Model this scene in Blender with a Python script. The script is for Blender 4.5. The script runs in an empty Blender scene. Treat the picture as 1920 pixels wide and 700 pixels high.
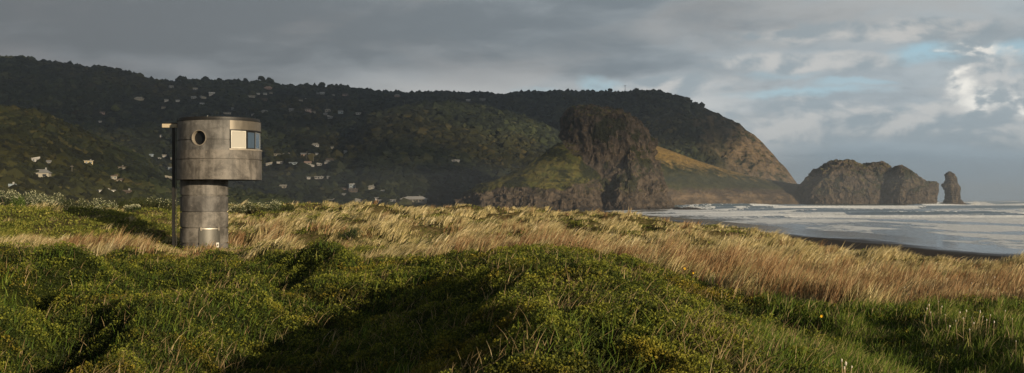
import bpy, bmesh, math, random
import numpy as np
from mathutils import Vector, Matrix, Euler

random.seed(7)
rng = np.random.default_rng(11)
SC = bpy.context.scene
COL = SC.collection
F = 2060.0            # focal length in photo pixels
CZ = 10.0             # eye height above the sea
HY = 374.5            # photo row of the horizon

# ---------------------------------------------------------------- helpers
def P(px, py, d):
    return ((px - 960.0) / F * d, d, CZ + (HY - py) / F * d)

def smooth(a, b, x):
    t = np.clip((x - a) / (b - a), 0, 1)
    return t * t * (3 - 2 * t)

_perm = np.random.default_rng(5).permutation(4096)
_g2 = np.random.default_rng(6).uniform(0, 2 * np.pi, 4096)
_g3 = np.random.default_rng(8).normal(size=(4096, 3))
_g3 /= np.linalg.norm(_g3, axis=1)[:, None]

def _h(*ix):
    h = np.zeros_like(ix[0])
    for i in ix:
        h = _perm[(h + i) & 4095]
    return h

def n2(x, y):
    x = np.asarray(x, float); y = np.asarray(y, float)
    x, y = np.broadcast_arrays(x, y)
    xi = np.floor(x).astype(np.int64); yi = np.floor(y).astype(np.int64)
    fx = x - xi; fy = y - yi
    u = fx * fx * fx * (fx * (fx * 6 - 15) + 10); v = fy * fy * fy * (fy * (fy * 6 - 15) + 10)
    def g(a, b):
        ang = _g2[_h(xi + a, yi + b)]
        return np.cos(ang) * (fx - a) + np.sin(ang) * (fy - b)
    return 1.5 * ((g(0, 0) * (1 - u) + g(1, 0) * u) * (1 - v) + (g(0, 1) * (1 - u) + g(1, 1) * u) * v)

def fbm2(x, y, o=4, gain=.5):
    s = 0; a = 1; t = 0
    for k in range(o):
        s = s + a * n2(x * 2 ** k + 17.3 * k, y * 2 ** k - 9.1 * k); t += a; a *= gain
    return s / t

def ridge2(x, y, o=4, gain=.5):
    s = 0; a = 1; t = 0
    for k in range(o):
        s = s + a * (1 - 2 * np.abs(n2(x * 2 ** k + 7.7 * k, y * 2 ** k + 3.1 * k))); t += a; a *= gain
    return s / t

def n3(p):
    pi = np.floor(p).astype(np.int64); f = p - pi
    u = f * f * f * (f * (f * 6 - 15) + 10)
    r = 0
    for a in (0, 1):
        for b in (0, 1):
            for c in (0, 1):
                g = _g3[_h(pi[:, 0] + a, pi[:, 1] + b, pi[:, 2] + c)]
                dd = (g * (f - np.array([a, b, c]))).sum(1)
                w = (u[:, 0] if a else 1 - u[:, 0]) * (u[:, 1] if b else 1 - u[:, 1]) * (u[:, 2] if c else 1 - u[:, 2])
                r = r + w * dd
    return 1.6 * r

def mesh_np(name, V, Q, mat, smooth_sh=False, attrs=None, parent=None, loc=None):
    """V (n,3); Q (m,k) faces all of k corners"""
    me = bpy.data.meshes.new(name)
    n, m, k = len(V), len(Q), Q.shape[1]
    me.vertices.add(n); me.vertices.foreach_set('co', np.ascontiguousarray(V, dtype=np.float32).ravel())
    me.loops.add(m * k); me.loops.foreach_set('vertex_index', np.ascontiguousarray(Q, dtype=np.int32).ravel())
    me.polygons.add(m); me.polygons.foreach_set('loop_start', np.arange(0, m * k, k, dtype=np.int32))
    me.polygons.foreach_set('use_smooth', np.full(m, smooth_sh))
    me.update(calc_edges=True)
    for an, arr in (attrs or {}).items():
        a = me.attributes.new(an, 'FLOAT', 'POINT'); a.data.foreach_set('value', np.ascontiguousarray(arr, dtype=np.float32))
    if mat is not None: me.materials.append(mat)
    o = bpy.data.objects.new(name, me); COL.objects.link(o)
    if loc is not None: o.location = loc
    if parent is not None: o.parent = parent
    return o

def grid_faces(nr, nc):
    i = np.arange((nr - 1) * (nc - 1)); r = i // (nc - 1); c = i % (nc - 1)
    a = r * nc + c
    return np.stack([a, a + 1, a + nc + 1, a + nc], 1)

def tag(o, label=None, cat=None, group=None, kind=None):
    if label: o['label'] = label
    if cat: o['category'] = cat
    if group: o['group'] = group
    if kind: o['kind'] = kind
    return o

def empty(name, loc=(0, 0, 0), rz=0.0):
    o = bpy.data.objects.new(name, None); COL.objects.link(o)
    o.location = loc; o.rotation_euler = (0, 0, rz); o.empty_display_size = .3
    return o

def children(o):
    return [c for c in bpy.data.objects if c.parent == o]

def bm_obj(name, bm, mat, parent=None, sm=False):
    me = bpy.data.meshes.new(name)
    bmesh.ops.recalc_face_normals(bm, faces=bm.faces[:])
    bm.to_mesh(me); bm.free()
    if sm:
        for p in me.polygons: p.use_smooth = True
    me.materials.append(mat)
    o = bpy.data.objects.new(name, me); COL.objects.link(o)
    if parent is not None: o.parent = parent
    return o

def add_box(bm, x0, x1, y0, y1, z0, z1, bev=0):
    vs = [bm.verts.new(c) for c in ((x0, y0, z0), (x1, y0, z0), (x1, y1, z0), (x0, y1, z0), (x0, y0, z1), (x1, y0, z1), (x1, y1, z1), (x0, y1, z1))]
    fs = [bm.faces.new([vs[i] for i in f]) for f in ((0, 3, 2, 1), (4, 5, 6, 7), (0, 1, 5, 4), (1, 2, 6, 5), (2, 3, 7, 6), (3, 0, 4, 7))]
    if bev:
        es = list({e for f in fs for e in f.edges})
        bmesh.ops.bevel(bm, geom=es, offset=bev, segments=2, affect='EDGES', profile=.5)

def add_tube(bm, pts, r, n=10):
    rings = []
    for i, p in enumerate(pts):
        p = Vector(p)
        a = Vector(pts[max(i - 1, 0)]); b = Vector(pts[min(i + 1, len(pts) - 1)])
        t = (b - a).normalized()
        s = t.cross(Vector((0, 0, 1)) if abs(t.z) < .9 else Vector((1, 0, 0))).normalized(); u = s.cross(t)
        rr = r[i] if isinstance(r, (list, tuple)) else r
        rings.append([bm.verts.new(p + (s * math.cos(2 * math.pi * k / n) + u * math.sin(2 * math.pi * k / n)) * rr) for k in range(n)])
    for q in range(len(rings) - 1):
        for k in range(n):
            bm.faces.new((rings[q][k], rings[q][(k + 1) % n], rings[q + 1][(k + 1) % n], rings[q + 1][k]))
    bm.faces.new(rings[0][::-1]); bm.faces.new(rings[-1])

# ---------------------------------------------------------------- materials
def mat(name):
    m = bpy.data.materials.new(name); m.use_nodes = True
    nt = m.node_tree; nt.nodes.clear()
    out = nt.nodes.new('ShaderNodeOutputMaterial')
    return m, nt, out

class N:
    """tiny node-graph helper"""
    def __init__(s, nt): s.nt = nt
    def new(s, t, **kw):
        n = s.nt.nodes.new(t)
        for k, v in kw.items():
            if k.startswith('in_'): n.inputs[k[3:].replace('_', ' ')].default_value = v
            else: setattr(n, k, v)
        return n
    def link(s, a, b): s.nt.links.new(a, b)
    def setin(s, sock, v):
        if hasattr(v, 'node') or isinstance(v, bpy.types.NodeSocket): s.nt.links.new(v, sock)
        else: sock.default_value = v
    def math(s, op, a, b=0.0, c=None, clamp=False):
        n = s.nt.nodes.new('ShaderNodeMath'); n.operation = op; n.use_clamp = clamp
        s.setin(n.inputs[0], a); s.setin(n.inputs[1], b)
        if c is not None: s.setin(n.inputs[2], c)
        return n.outputs[0]
    def ss(s, v, a, b, lo=0.0, hi=1.0):
        n = s.nt.nodes.new('ShaderNodeMapRange'); n.interpolation_type = 'SMOOTHSTEP'
        s.setin(n.inputs[0], v); n.inputs[1].default_value = a; n.inputs[2].default_value = b
        n.inputs[3].default_value = lo; n.inputs[4].default_value = hi
        return n.outputs[0]
    def mix(s, f, a, b, mode='MIX'):
        n = s.nt.nodes.new('ShaderNodeMix'); n.data_type = 'RGBA'; n.blend_type = mode
        s.setin(n.inputs[0], f)
        for sock, v in ((n.inputs[6], a), (n.inputs[7], b)):
            if isinstance(v, (tuple, list)): sock.default_value = (*v[:3], 1)
            else: s.setin(sock, v)
        return n.outputs[2]
    def noise(s, vec, scale, detail=4, rough=.55, dist=0.0, dims='3D', w=None):
        n = s.nt.nodes.new('ShaderNodeTexNoise'); n.noise_dimensions = dims
        if vec is not None: s.link(vec, n.inputs['Vector'])
        n.inputs['Scale'].default_value = scale; n.inputs['Detail'].default_value = detail
        n.inputs['Roughness'].default_value = rough; n.inputs['Distortion'].default_value = dist
        return n.outputs['Fac']
    def mapping(s, vec, scale=(1, 1, 1), loc=(0, 0, 0), rot=(0, 0, 0)):
        n = s.nt.nodes.new('ShaderNodeMapping'); s.link(vec, n.inputs[0])
        n.inputs[1].default_value = loc; n.inputs[2].default_value = rot; n.inputs[3].default_value = scale
        return n.outputs[0]
    def geo(s): return s.nt.nodes.new('ShaderNodeNewGeometry')
    def sep(s, v):
        n = s.nt.nodes.new('ShaderNodeSeparateXYZ'); s.link(v, n.inputs[0]); return n.outputs
    def attr(s, name):
        n = s.nt.nodes.new('ShaderNodeAttribute'); n.attribute_name = name; return n.outputs['Fac']
    def bump(s, h, strength, dist):
        n = s.nt.nodes.new('ShaderNodeBump'); s.link(h, n.inputs['Height'])
        n.inputs['Strength'].default_value = strength; n.inputs['Distance'].default_value = dist
        return n.outputs[0]
    def bsdf(s, color, rough=.8, normal=None, metallic=0.0, spec=.3):
        n = s.nt.nodes.new('ShaderNodeBsdfPrincipled')
        if isinstance(color, (tuple, list)): n.inputs['Base Color'].default_value = (*color[:3], 1)
        else: s.link(color, n.inputs['Base Color'])
        s.setin(n.inputs['Roughness'], rough)
        n.inputs['Metallic'].default_value = metallic
        n.inputs['Specular IOR Level'].default_value = spec
        if normal is not None: s.link(normal, n.inputs['Normal'])
        return n
    def ramp(s, f, stops):
        n = s.nt.nodes.new('ShaderNodeValToRGB'); e = n.color_ramp.elements
        while len(e) < len(stops): e.new(0.5)
        for k, (p, c) in enumerate(stops):
            e[k].position = p; e[k].color = (*c[:3], 1)
        s.link(f, n.inputs[0]); return n.outputs[0]

def simple_mat(name, color, rough=.7, metallic=0.0, var=.15, scale=3.0, spec=.3):
    m, nt, out = mat(name); g = N(nt)
    tc = nt.nodes.new('ShaderNodeTexCoord').outputs['Object']
    f = g.noise(tc, scale, 5, .6)
    c = g.mix(f, tuple(v * (1 - var) for v in color), tuple(min(1, v * (1 + var)) for v in color))
    b = g.bsdf(c, rough, None, metallic, spec)
    g.link(b.outputs[0], out.inputs[0]); return m

def veg_mat(name, stops, trans=.35, spread=None, rough=.7, patch=None):
    """leaf / blade material: colour from the 'tint' attribute, patches from world noise"""
    m, nt, out = mat(name); g = N(nt)
    t = g.attr('tint')
    c = g.ramp(t, stops)
    pos = g.geo().outputs['Position']
    if patch:
        f = g.ss(g.noise(pos, patch[0], 3), patch[1], patch[2])
        c = g.mix(f, c, g.mix(1.0, c, patch[3], 'MULTIPLY'))
    d = g.bsdf(c, rough, None, 0, .25)
    tr = nt.nodes.new('ShaderNodeBsdfTranslucent'); g.link(c, tr.inputs[0])
    mx = nt.nodes.new('ShaderNodeMixShader'); mx.inputs[0].default_value = trans
    g.link(d.outputs[0], mx.inputs[1]); g.link(tr.outputs[0], mx.inputs[2]); g.link(mx.outputs[0], out.inputs[0])
    return m
# ---------------------------------------------------------------- light, sky, camera
SUN_EL = math.radians(10.0)
SUN_AZ = math.radians(38.0)                 # to the right of straight behind the camera
SD = Vector((math.sin(SUN_AZ) * math.cos(SUN_EL), -math.cos(SUN_AZ) * math.cos(SUN_EL), math.sin(SUN_EL)))

def build_camera():
    cd = bpy.data.cameras.new('camera'); c = bpy.data.objects.new('camera', cd); COL.objects.link(c)
    cd.sensor_width = 36; cd.lens = 36 * F / 1920
    cd.shift_y = (HY - 350) / 1920
    cd.clip_start = .1; cd.clip_end = 60000
    c.location = (0, 0, CZ); c.rotation_euler = (math.pi / 2, 0, 0)
    SC.camera = c
    sl = bpy.data.lights.new('sun', 'SUN'); s = bpy.data.objects.new('sun', sl); COL.objects.link(s)
    sl.energy = 5.0; sl.angle = math.radians(.6); sl.color = (1, .82, .57)
    s.rotation_euler = SD.to_track_quat('Z', 'Y').to_euler(); s.location = (20, -30, 60)
    SC.view_settings.view_transform = 'Standard'; SC.view_settings.look = 'None'
    SC.view_settings.exposure = .63; SC.view_settings.gamma = 1; SC.view_settings.use_curve_mapping = False
    SC.render.engine = 'CYCLES'
    SC.cycles.max_bounces = 4; SC.cycles.diffuse_bounces = 2; SC.cycles.glossy_bounces = 2
    SC.cycles.transmission_bounces = 3; SC.cycles.volume_bounces = 0; SC.cycles.transparent_max_bounces = 6
    SC.cycles.use_denoising = True; SC.cycles.denoiser = 'OPENIMAGEDENOISE'; SC.cycles.denoising_input_passes = 'RGB_ALBEDO_NORMAL'; SC.cycles.denoising_prefilter = 'ACCURATE'
    SC.cycles.sample_clamp_indirect = 4

def build_world():
    w = bpy.data.worlds.new('World'); SC.world = w; w.use_nodes = True
    nt = w.node_tree; nt.nodes.clear(); g = N(nt)
    out = nt.nodes.new('ShaderNodeOutputWorld'); bg = nt.nodes.new('ShaderNodeBackground')
    bg.inputs[1].default_value = .09; g.link(bg.outputs[0], out.inputs[0])
    sky = nt.nodes.new('ShaderNodeTexSky'); sky.sky_type = 'NISHITA'; sky.sun_disc = False
    sky.sun_elevation = SUN_EL; sky.sun_rotation = math.pi - SUN_AZ; sky.air_density = 1.2; sky.dust_density = .6
    D = nt.nodes.new('ShaderNodeTexCoord').outputs['Generated']
    x, y, z = g.sep(D)
    hyp = g.math('SQRT', g.math('ADD', g.math('MULTIPLY', x, x), g.math('MULTIPLY', y, y)))
    el = g.math('DIVIDE', z, hyp)                       # tangent of the elevation
    az = g.math('ARCTAN2', x, y)                        # 0 ahead, positive to the right
    # cloud-layer coordinates: flattened towards the horizon like a real deck
    inv = g.math('DIVIDE', 1.0, g.math('ADD', g.math('MAXIMUM', z, 0.0), .09))
    cv = nt.nodes.new('ShaderNodeCombineXYZ'); g.link(g.math('MULTIPLY', x, inv), cv.inputs[0]); g.link(g.math('MULTIPLY', y, inv), cv.inputs[1])
    L = cv.outputs[0]
    dv = nt.nodes.new('ShaderNodeCombineXYZ'); g.link(az, dv.inputs[0]); g.link(el, dv.inputs[1]); A = dv.outputs[0]
    # turbulence that frays every edge
    wn = nt.nodes.new('ShaderNodeTexNoise'); g.link(g.mapping(A, (11, 22, 1), (4, 9, 2)), wn.inputs['Vector']); wn.inputs['Scale'].default_value = 1; wn.inputs['Detail'].default_value = 7; wn.inputs['Roughness'].default_value = .62
    vm = nt.nodes.new('ShaderNodeVectorMath'); vm.operation = 'SUBTRACT'; g.link(wn.outputs['Color'], vm.inputs[0]); vm.inputs[1].default_value = (.5, .5, .5)
    vs_ = nt.nodes.new('ShaderNodeVectorMath'); vs_.operation = 'MULTIPLY'; g.link(vm.outputs[0], vs_.inputs[0]); vs_.inputs[1].default_value = (.10, .035, 0)
    va = nt.nodes.new('ShaderNodeVectorMath'); va.operation = 'ADD'; g.link(A, va.inputs[0]); g.link(vs_.outputs[0], va.inputs[1])
    waz, wel, _ = g.sep(va.outputs[0])
    big = g.noise(g.mapping(L, (.34, .62, 1), (3.1, 1.2, 0)), 1.0, 5, .5, .5)
    fine = g.noise(g.mapping(A, (5.0, 15, 1), (0, 0, 3)), 1.0, 6, .52, .4)
    puff = g.noise(g.mapping(A, (13, 24, 1), (2, 5, 1)), 1.0, 6, .55, .3)
    puff2 = g.noise(g.mapping(A, (13, 24, 1), (2 + .10, 5 - .14, 1)), 1.0, 6, .55, .3)
    lit = g.ss(g.math('SUBTRACT', puff2, puff), -.07, .10)
    side = g.ss(az, -.5, .46)
    dark = g.mix(side, (1.25, 1.36, 1.44), (1.75, 2.1, 2.35))
    lite = g.mix(side, (2.1, 2.27, 2.42), (3.55, 3.95, 4.15))
    mid = g.noise(g.mapping(va.outputs[0], (9, 30, 1), (1, 7, 5)), 1.0, 7, .6, .3)
    v = g.math('ADD', g.math('MULTIPLY', big, .45), g.math('ADD', g.math('MULTIPLY', fine, .3), g.math('MULTIPLY', mid, .25)))
    deck = g.mix(g.ss(v, .42, .58), dark, lite)
    deck = g.mix(g.math('MULTIPLY', g.ss(fine, .46, .66), .45), deck, g.mix(side, (1.9, 1.85, 1.85), (3.5, 3.3, 3.1)))
    # the sky near the sea horizon: even blue-grey veil
    veil = g.math('MULTIPLY', g.ss(el, .085, .015), g.ss(az, .1, .34))
    deck = g.mix(g.math('MULTIPLY', veil, .9), deck, (2.35, 3.15, 3.7))
    # brighter strip just over the ridge
    strip = g.math('MULTIPLY', g.ss(wel, .125, .080), g.math('MULTIPLY', g.ss(az, -.34, -.05), g.ss(az, .30, .16)))
    deck = g.mix(g.math('MULTIPLY', strip, g.ss(v, .30, .60)), deck, (4.9, 4.9, 4.75))
    def az_(px): return math.atan((px - 960) / F)
    def el_(px, py): return (HY - py) / F * math.cos(az_(px))
    def rad(px, py, rx, ry, warped=True):
        a = g.math('DIVIDE', g.math('SUBTRACT', waz if warped else az, az_(px)), rx / F); e = g.math('DIVIDE', g.math('SUBTRACT', wel if warped else el, el_(px, py)), ry / F)
        return g.math('SQRT', g.math('ADD', g.math('MULTIPLY', a, a), g.math('MULTIPLY', e, e)))
    blue = None
    for px_, py_, rx, ry, k in ((1735, 104, 95, 24, 1.0), (1905, 104, 60, 26, .8), (1500, 176, 150, 12, .85), (1140, 156, 50, 20, .7), (1590, 160, 80, 9, .6), (1450, 150, 90, 10, .35), (1000, 165, 60, 8, .3)):
        p_ = g.math('MULTIPLY', g.ss(rad(px_, py_, rx, ry), 1.15, .25), k)
        blue = p_ if blue is None else g.math('MAXIMUM', blue, p_)
    skyc = g.mix(.75, sky.outputs[0], (3.0, 4.9, 6.2))
    colr = g.mix(g.math('MULTIPLY', blue, .9), deck, skyc)
    # cumulus bank on the right, sunlit on its left flanks
    def cumulus(px, py, rx, ry):
        r = rad(px, py, rx, ry)
        return g.math('SUBTRACT', 1.0, r)
    body = None
    for q in ((1835, 150, 80, 95), (1880, 225, 190, 60), (1660, 225, 330, 42), (1440, 228, 140, 44), (1360, 222, 70, 34), (1240, 165, 130, 30), (1480, 120, 200, 26), (1640, 60, 260, 24)):
        c = cumulus(*q); body = c if body is None else g.math('MAXIMUM', body, c)
    dens = g.math('ADD', body, g.math('MULTIPLY', g.math('SUBTRACT', puff, .5), 2.0))
    bmask = g.ss(dens, -.05, .45)
    bc = g.mix(lit, (2.5, 2.95, 3.2), (5.0, 4.85, 4.6))
    colr = g.mix(g.math('MULTIPLY', bmask, .78), colr, bc)
    hot = None
    for q in ((1845, 98, 62, 26), (1776, 118, 22, 20), (1815, 165, 48, 30), (1850, 190, 80, 24), (1805, 140, 36, 22), (1905, 205, 60, 18)):
        c = cumulus(*q); hot = c if hot is None else g.math('MAXIMUM', hot, c)
    hd = g.math('ADD', hot, g.math('MULTIPLY', g.math('SUBTRACT', puff, .5), 1.6))
    hm = g.math('MULTIPLY', g.ss(hd, .05, .75), g.ss(lit, .0, .9))
    colr = g.mix(g.math('MULTIPLY', hm, .85), colr, (8.2, 7.7, 6.9))
    low_ = g.math('MULTIPLY', g.ss(el, .17, .03), g.ss(az, -.2, .25))
    colr = g.mix(low_, colr, g.mix(1.0, colr, (1.25, 1.3, 1.34), 'MULTIPLY'))
    # unseen sky overhead and behind is darkened to deepen the shadows
    up = g.ss(el, .22, .9)
    back = g.ss(y, .3, -.4)
    dimmed = g.math('MAXIMUM', up, g.math('MULTIPLY', back, g.ss(el, .35, .6)))
    colr = g.mix(dimmed, colr, g.mix(1.0, colr, (.30, .32, .36), 'MULTIPLY'))
    # the deck stays grey all round and overhead
    g.link(colr, bg.inputs[0])
    w.cycles.sampling_method = 'MANUAL'; w.cycles.sample_map_resolution = 512

# ---------------------------------------------------------------- the ground
KX = [-400, -100, 0, 150, 250, 300, 450, 600, 750, 900, 1050, 1200, 1350, 1500, 1650, 1800, 1920, 2400]
# rows: distance -> photo row of the ground at each KX column ("z" rows give heights in metres)
ROWS = [
 (6,   'z', [8.3]*18),
 (10.5,'p', [700,700,700,700,700,700,700,700,700,700,700,705,712,724,730,730,730,730]),
 (16,  'p', [612,612,612,612,614,616,618,612,600,592,590,600,624,646,654,654,652,650]),
 (22,  'p', [555,556,558,560,562,564,566,560,540,522,518,536,560,572,574,573,572,572]),
 (30,  'p', [512,514,516,520,522,524,524,515,498,474,467,492,530,556,564,566,568,568]),
 (40,  'p', [478,480,482,482,484,488,494,502,498,494,494,506,512,530,540,546,550,552]),
 (57,  'p', [452,455,456,460,466,470,474,474,470,463,462,476,492,508,518,527,534,540]),
 (66,  'p', [424,424,424,420,424,446,455,455,456,455,452,464,476,494,505,513,520,527]),
 (73,  'p', [386,386,387,385,396,425,442,440,443,441,442,455,463,481,492,500,508,516]),
 (84,  'p', [402,402,400,402,408,425,440,450,456,454,456,468,480,498,508,514,519,524]),
 (95,  'p', [410,410,410,410,412,416,422,422,424,424,428,438,456,482,497,506,513,518]),
 (104, 'p', [412,412,410,410,410,412,420,428,432,432,436,446,460,486,506,512,516,520]),
 (115, 'p', [408,408,404,404,404,404,406,407,408,408,412,424,438,468,496,508,512,514]),
 (140, 'z', [8.2,8.2,8.2,8.2,8.3,8.3,8.5,8.7,8.45,8.4,8.2,7.0,6.0,3.8,2.2,1.6,1.3,1.0]),
 (175, 'z', [8.2,8.2,8.2,8.2,8.2,8.2,8.2,8.0,7.2,6.6,5.6,4.2,2.8,1.7,1.3,.9,.7,.5]),
 (225, 'z', [8.2,8.2,8.2,8.2,8.2,8.2,8.2,7.6,6.6,5.6,4.4,2.9,1.8,1.1,.7,.2,-.1,-.5]),
 (350, 'z', [8,8,8,8,8,8,8,7.5,6.5,5.2,3.4,1.6,.6,.05,-.15,-.6,-1,-2]),
 (600, 'z', [8,8,8,8,8,7,6.5,6,5.5,3.2,1.7,.35,-.3,-.8,-1.2,-2,-3,-3]),
 (1000,'z', [8,8,8,8,7,6,5.5,5.5,5,3,.6,-.8,-1.5,-2,-3,-3,-3,-3]),
 (1500,'z', [20,20,15,10,8,6,6,6,5,3,.5,-1.5,-3,-3,-3,-3,-3,-3]),
 (3000,'z', [20,20,20,20,20,20,20,10,6,3,-1,-4,-4,-4,-4,-4,-4,-4]),
 (14000,'z',[20]*10 + [-4]*8),
]
_lx = np.linspace(-400, 2400, 281); _ld = np.linspace(math.log(6), math.log(14000), 500)
def _mk():
    rows = []
    for d, k, v in ROWS:
        v = np.array(v, float)
        z = v if k == 'z' else CZ + (HY - v) / F * d
        rows.append(np.interp(_lx, KX, z))
    rows = np.array(rows); ld = np.log([r[0] for r in ROWS])
    T = np.array([np.interp(_ld, ld, rows[:, j]) for j in range(len(_lx))]).T
    def blur(a, s, ax):
        n = int(3 * s); k = np.exp(-.5 * (np.arange(-n, n + 1) / s) ** 2); k /= k.sum()
        pad = [(0, 0), (0, 0)]; pad[ax] = (n, n); b = np.pad(a, pad, mode='edge')
        return np.apply_along_axis(lambda q: np.convolve(q, k, 'valid'), ax, b)
    return blur(blur(T, 3.2, 0), 4, 1)
_T = _mk()

def base_h(x, y):
    d = np.maximum(y, 6.0)
    # behind and beside the camera the columns are taken at the same bearing, eased to the edge value
    px = np.clip(960 + x / np.maximum(d, 6) * F, -400, 2400)
    fx = (px - _lx[0]) / (_lx[1] - _lx[0]); fd = (np.log(d) - _ld[0]) / (_ld[1] - _ld[0])
    fx = np.clip(fx, 0, len(_lx) - 1.001); fd = np.clip(fd, 0, len(_ld) - 1.001)
    i = fx.astype(int); j = fd.astype(int); u = fx - i; v = fd - j
    return (_T[j, i] * (1 - u) + _T[j, i + 1] * u) * (1 - v) + (_T[j + 1, i] * (1 - u) + _T[j + 1, i + 1] * u) * v

TX, TY = P(383, 0, 57.0)[:2]        # tower column axis

def lumps(x, y):
    wx = x + 2.5 * n2(x / 11, y / 11 + 40); wy = y + 2.5 * n2(x / 11 + 50, y / 11)
    return 1.45 * fbm2(wx / 8 + 5, wy / 10, 3) + .70 * (ridge2(wx / 6, wy / 8 + 3, 2) - .25)

def ground_h(x, y):
    x = np.asarray(x, float); y = np.asarray(y, float)
    h = base_h(x, y)
    d = np.hypot(x, y)
    dune = smooth(2.0, 4.0, h) * (1 - smooth(160, 260, d))
    near = (1 - smooth(34, 52, d)) * (.35 + .65 * smooth(9, 15, d))
    tw = smooth(1.5, 7.0, np.hypot(x - TX, y - TY))
    amp = smooth(36, 70, d)
    mound = smooth(330, 250, 960 + x / np.maximum(y, 6) * F) * smooth(50, 60, d) * smooth(100, 90, d)
    n = lumps(x, y) * amp * (.4 + .6 * tw) * (1 - .9 * mound)
    # the foreground: a long hump just right of the middle, falling off on both sides, and ribs further left
    u = x * .97 + y * .16
    hump = np.interp(x + .5 * n2(x / 3, y / 5) + .03 * (y - 10), [-14, -9, -6, -4.2, -2.6, -1.2, .2, 1.6, 3.0, 4.4, 5.6, 8, 12], [-.1, -.05, -.26, -.56, -.72, -.30, .34, .38, .10, -.42, -.38, .0, .0])
    n = n + hump * smooth(7, 11, y) * (1 - smooth(17, 28, d))
    n = n + near * (.13 * fbm2(x / 1.1, y / 1.1 + 9, 3) + .10 * fbm2(u / 1.5, y / 4.2 + 2, 2) + .12 * n2(u / 3.4 + 4, y / 7.5))
    left = smooth(-3.0, -6.0, x)
    ribs = np.sin(2 * np.pi * (u + 1.3 * n2(x / 4 + 8, y / 6)) / 3.1 + 1.0)
    n = n + near * left * .29 * ribs * (.4 + .6 * smooth(-.4, .3, n2(x / 5, y / 6 + 33)))
    n = n + (near + .3 * (1 - smooth(44, 52, d))) * left * 1.0 * n2(u / 2.3 + 1.3 + .5 * n2(x / 4, y / 4), y / 9.0 + .7)
    n = n + .05 * fbm2(x / .45, y / .45, 2) * (1 - smooth(60, 100, d))
    h = h + n * dune * (.35 + .65 * tw)
    h = h + (1 - dune) * .05 * fbm2(x / 25, y / 25, 2) * (1 - smooth(300, 600, d))
    # a low dune bank behind the camera whose long shadow falls over the front slope
    return h

def build_ground():
    m, nt, out = mat('dune_ground'); g = N(nt)
    gp = g.geo(); x, y, z = g.sep(gp.outputs['Position'])
    pos = gp.outputs['Position']
    n1 = g.noise(pos, .35, 6, .6); n2_ = g.noise(pos, 4.0, 5, .65)
    litter = g.mix(g.ss(n1, .4, .6), (.050, .048, .016), (.085, .062, .026))
    litter = g.mix(g.ss(n2_, .4, .65), litter, (.13, .10, .045))
    sand = g.mix(g.noise(pos, .3, 5, .6), (.034, .029, .024), (.060, .050, .041))
    fr = g.noise(g.mapping(pos, (1, .25, 1)), .08, 4, .6)
    zz = g.math('ADD', z, g.math('MULTIPLY', g.math('SUBTRACT', fr, .5), .7))
    veg = g.ss(zz, 2.2, 3.4)
    far = g.mix(g.noise(pos, .02, 6, .6), (.03, .036, .014), (.06, .05, .022))
    vegc = g.mix(g.ss(y, 180, 400), litter, far)
    vegc = g.mix(g.ss(y, 46, 38), vegc, g.mix(g.ss(n2_, .4, .65), (.012, .018, .004), (.040, .046, .010)))
    c = g.mix(veg, sand, vegc)
    wet = g.ss(zz, .75, .32)
    c = g.mix(wet, c, (.022, .020, .018))
    rough = g.math('SUBTRACT', .95, g.math('MULTIPLY', wet, .83))
    bm_ = g.math('MULTIPLY', g.noise(pos, 1.2, 6, .6), g.math('SUBTRACT', 1.0, wet))
    b = g.bsdf(c, rough, g.bump(bm_, .6, .25), 0, .5)
    g.link(g.math('ADD', .03, g.math('MULTIPLY', wet, .5)), b.inputs['Specular IOR Level'])
    g.link(b.outputs[0], out.inputs[0])
    # azimuth columns: fine inside the picture, coarse around the back
    a_f = np.arctan((np.linspace(-120, 2040, 860) - 960) / F)
    a_c = np.linspace(a_f[-1], 2 * np.pi + a_f[0], 90)[1:-1]
    az = np.concatenate([a_f, a_c, [2 * np.pi + a_f[0]]])
    r = np.concatenate([[.3, 1.5, 3, 5], np.exp(np.linspace(math.log(7), math.log(260), 520)), np.exp(np.linspace(math.log(262), math.log(14000), 160))])
    R, A = np.meshgrid(r, az, indexing='ij')
    X = R * np.sin(A); Y = R * np.cos(A)
    H = ground_h(X, Y)
    # land behind the beach keeps the height of the dune it leaves
    V = np.stack([X, Y, H], -1).reshape(-1, 3)
    o = mesh_np('ground', V, grid_faces(len(r), len(az)), m, True)
    tag(o, 'rolling coastal dunes running down to black sand beach', 'ground', kind='structure')

# ---------------------------------------------------------------- the sea
SHORE = [(95, 200), (97, 260), (95, 300), (94, 371), (88, 470), (79, 560), (62, 915), (120, 1100), (150, 1300)]
def shore_x(y):
    return np.interp(y, [p[1] for p in SHORE], [p[0] for p in SHORE])

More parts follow.
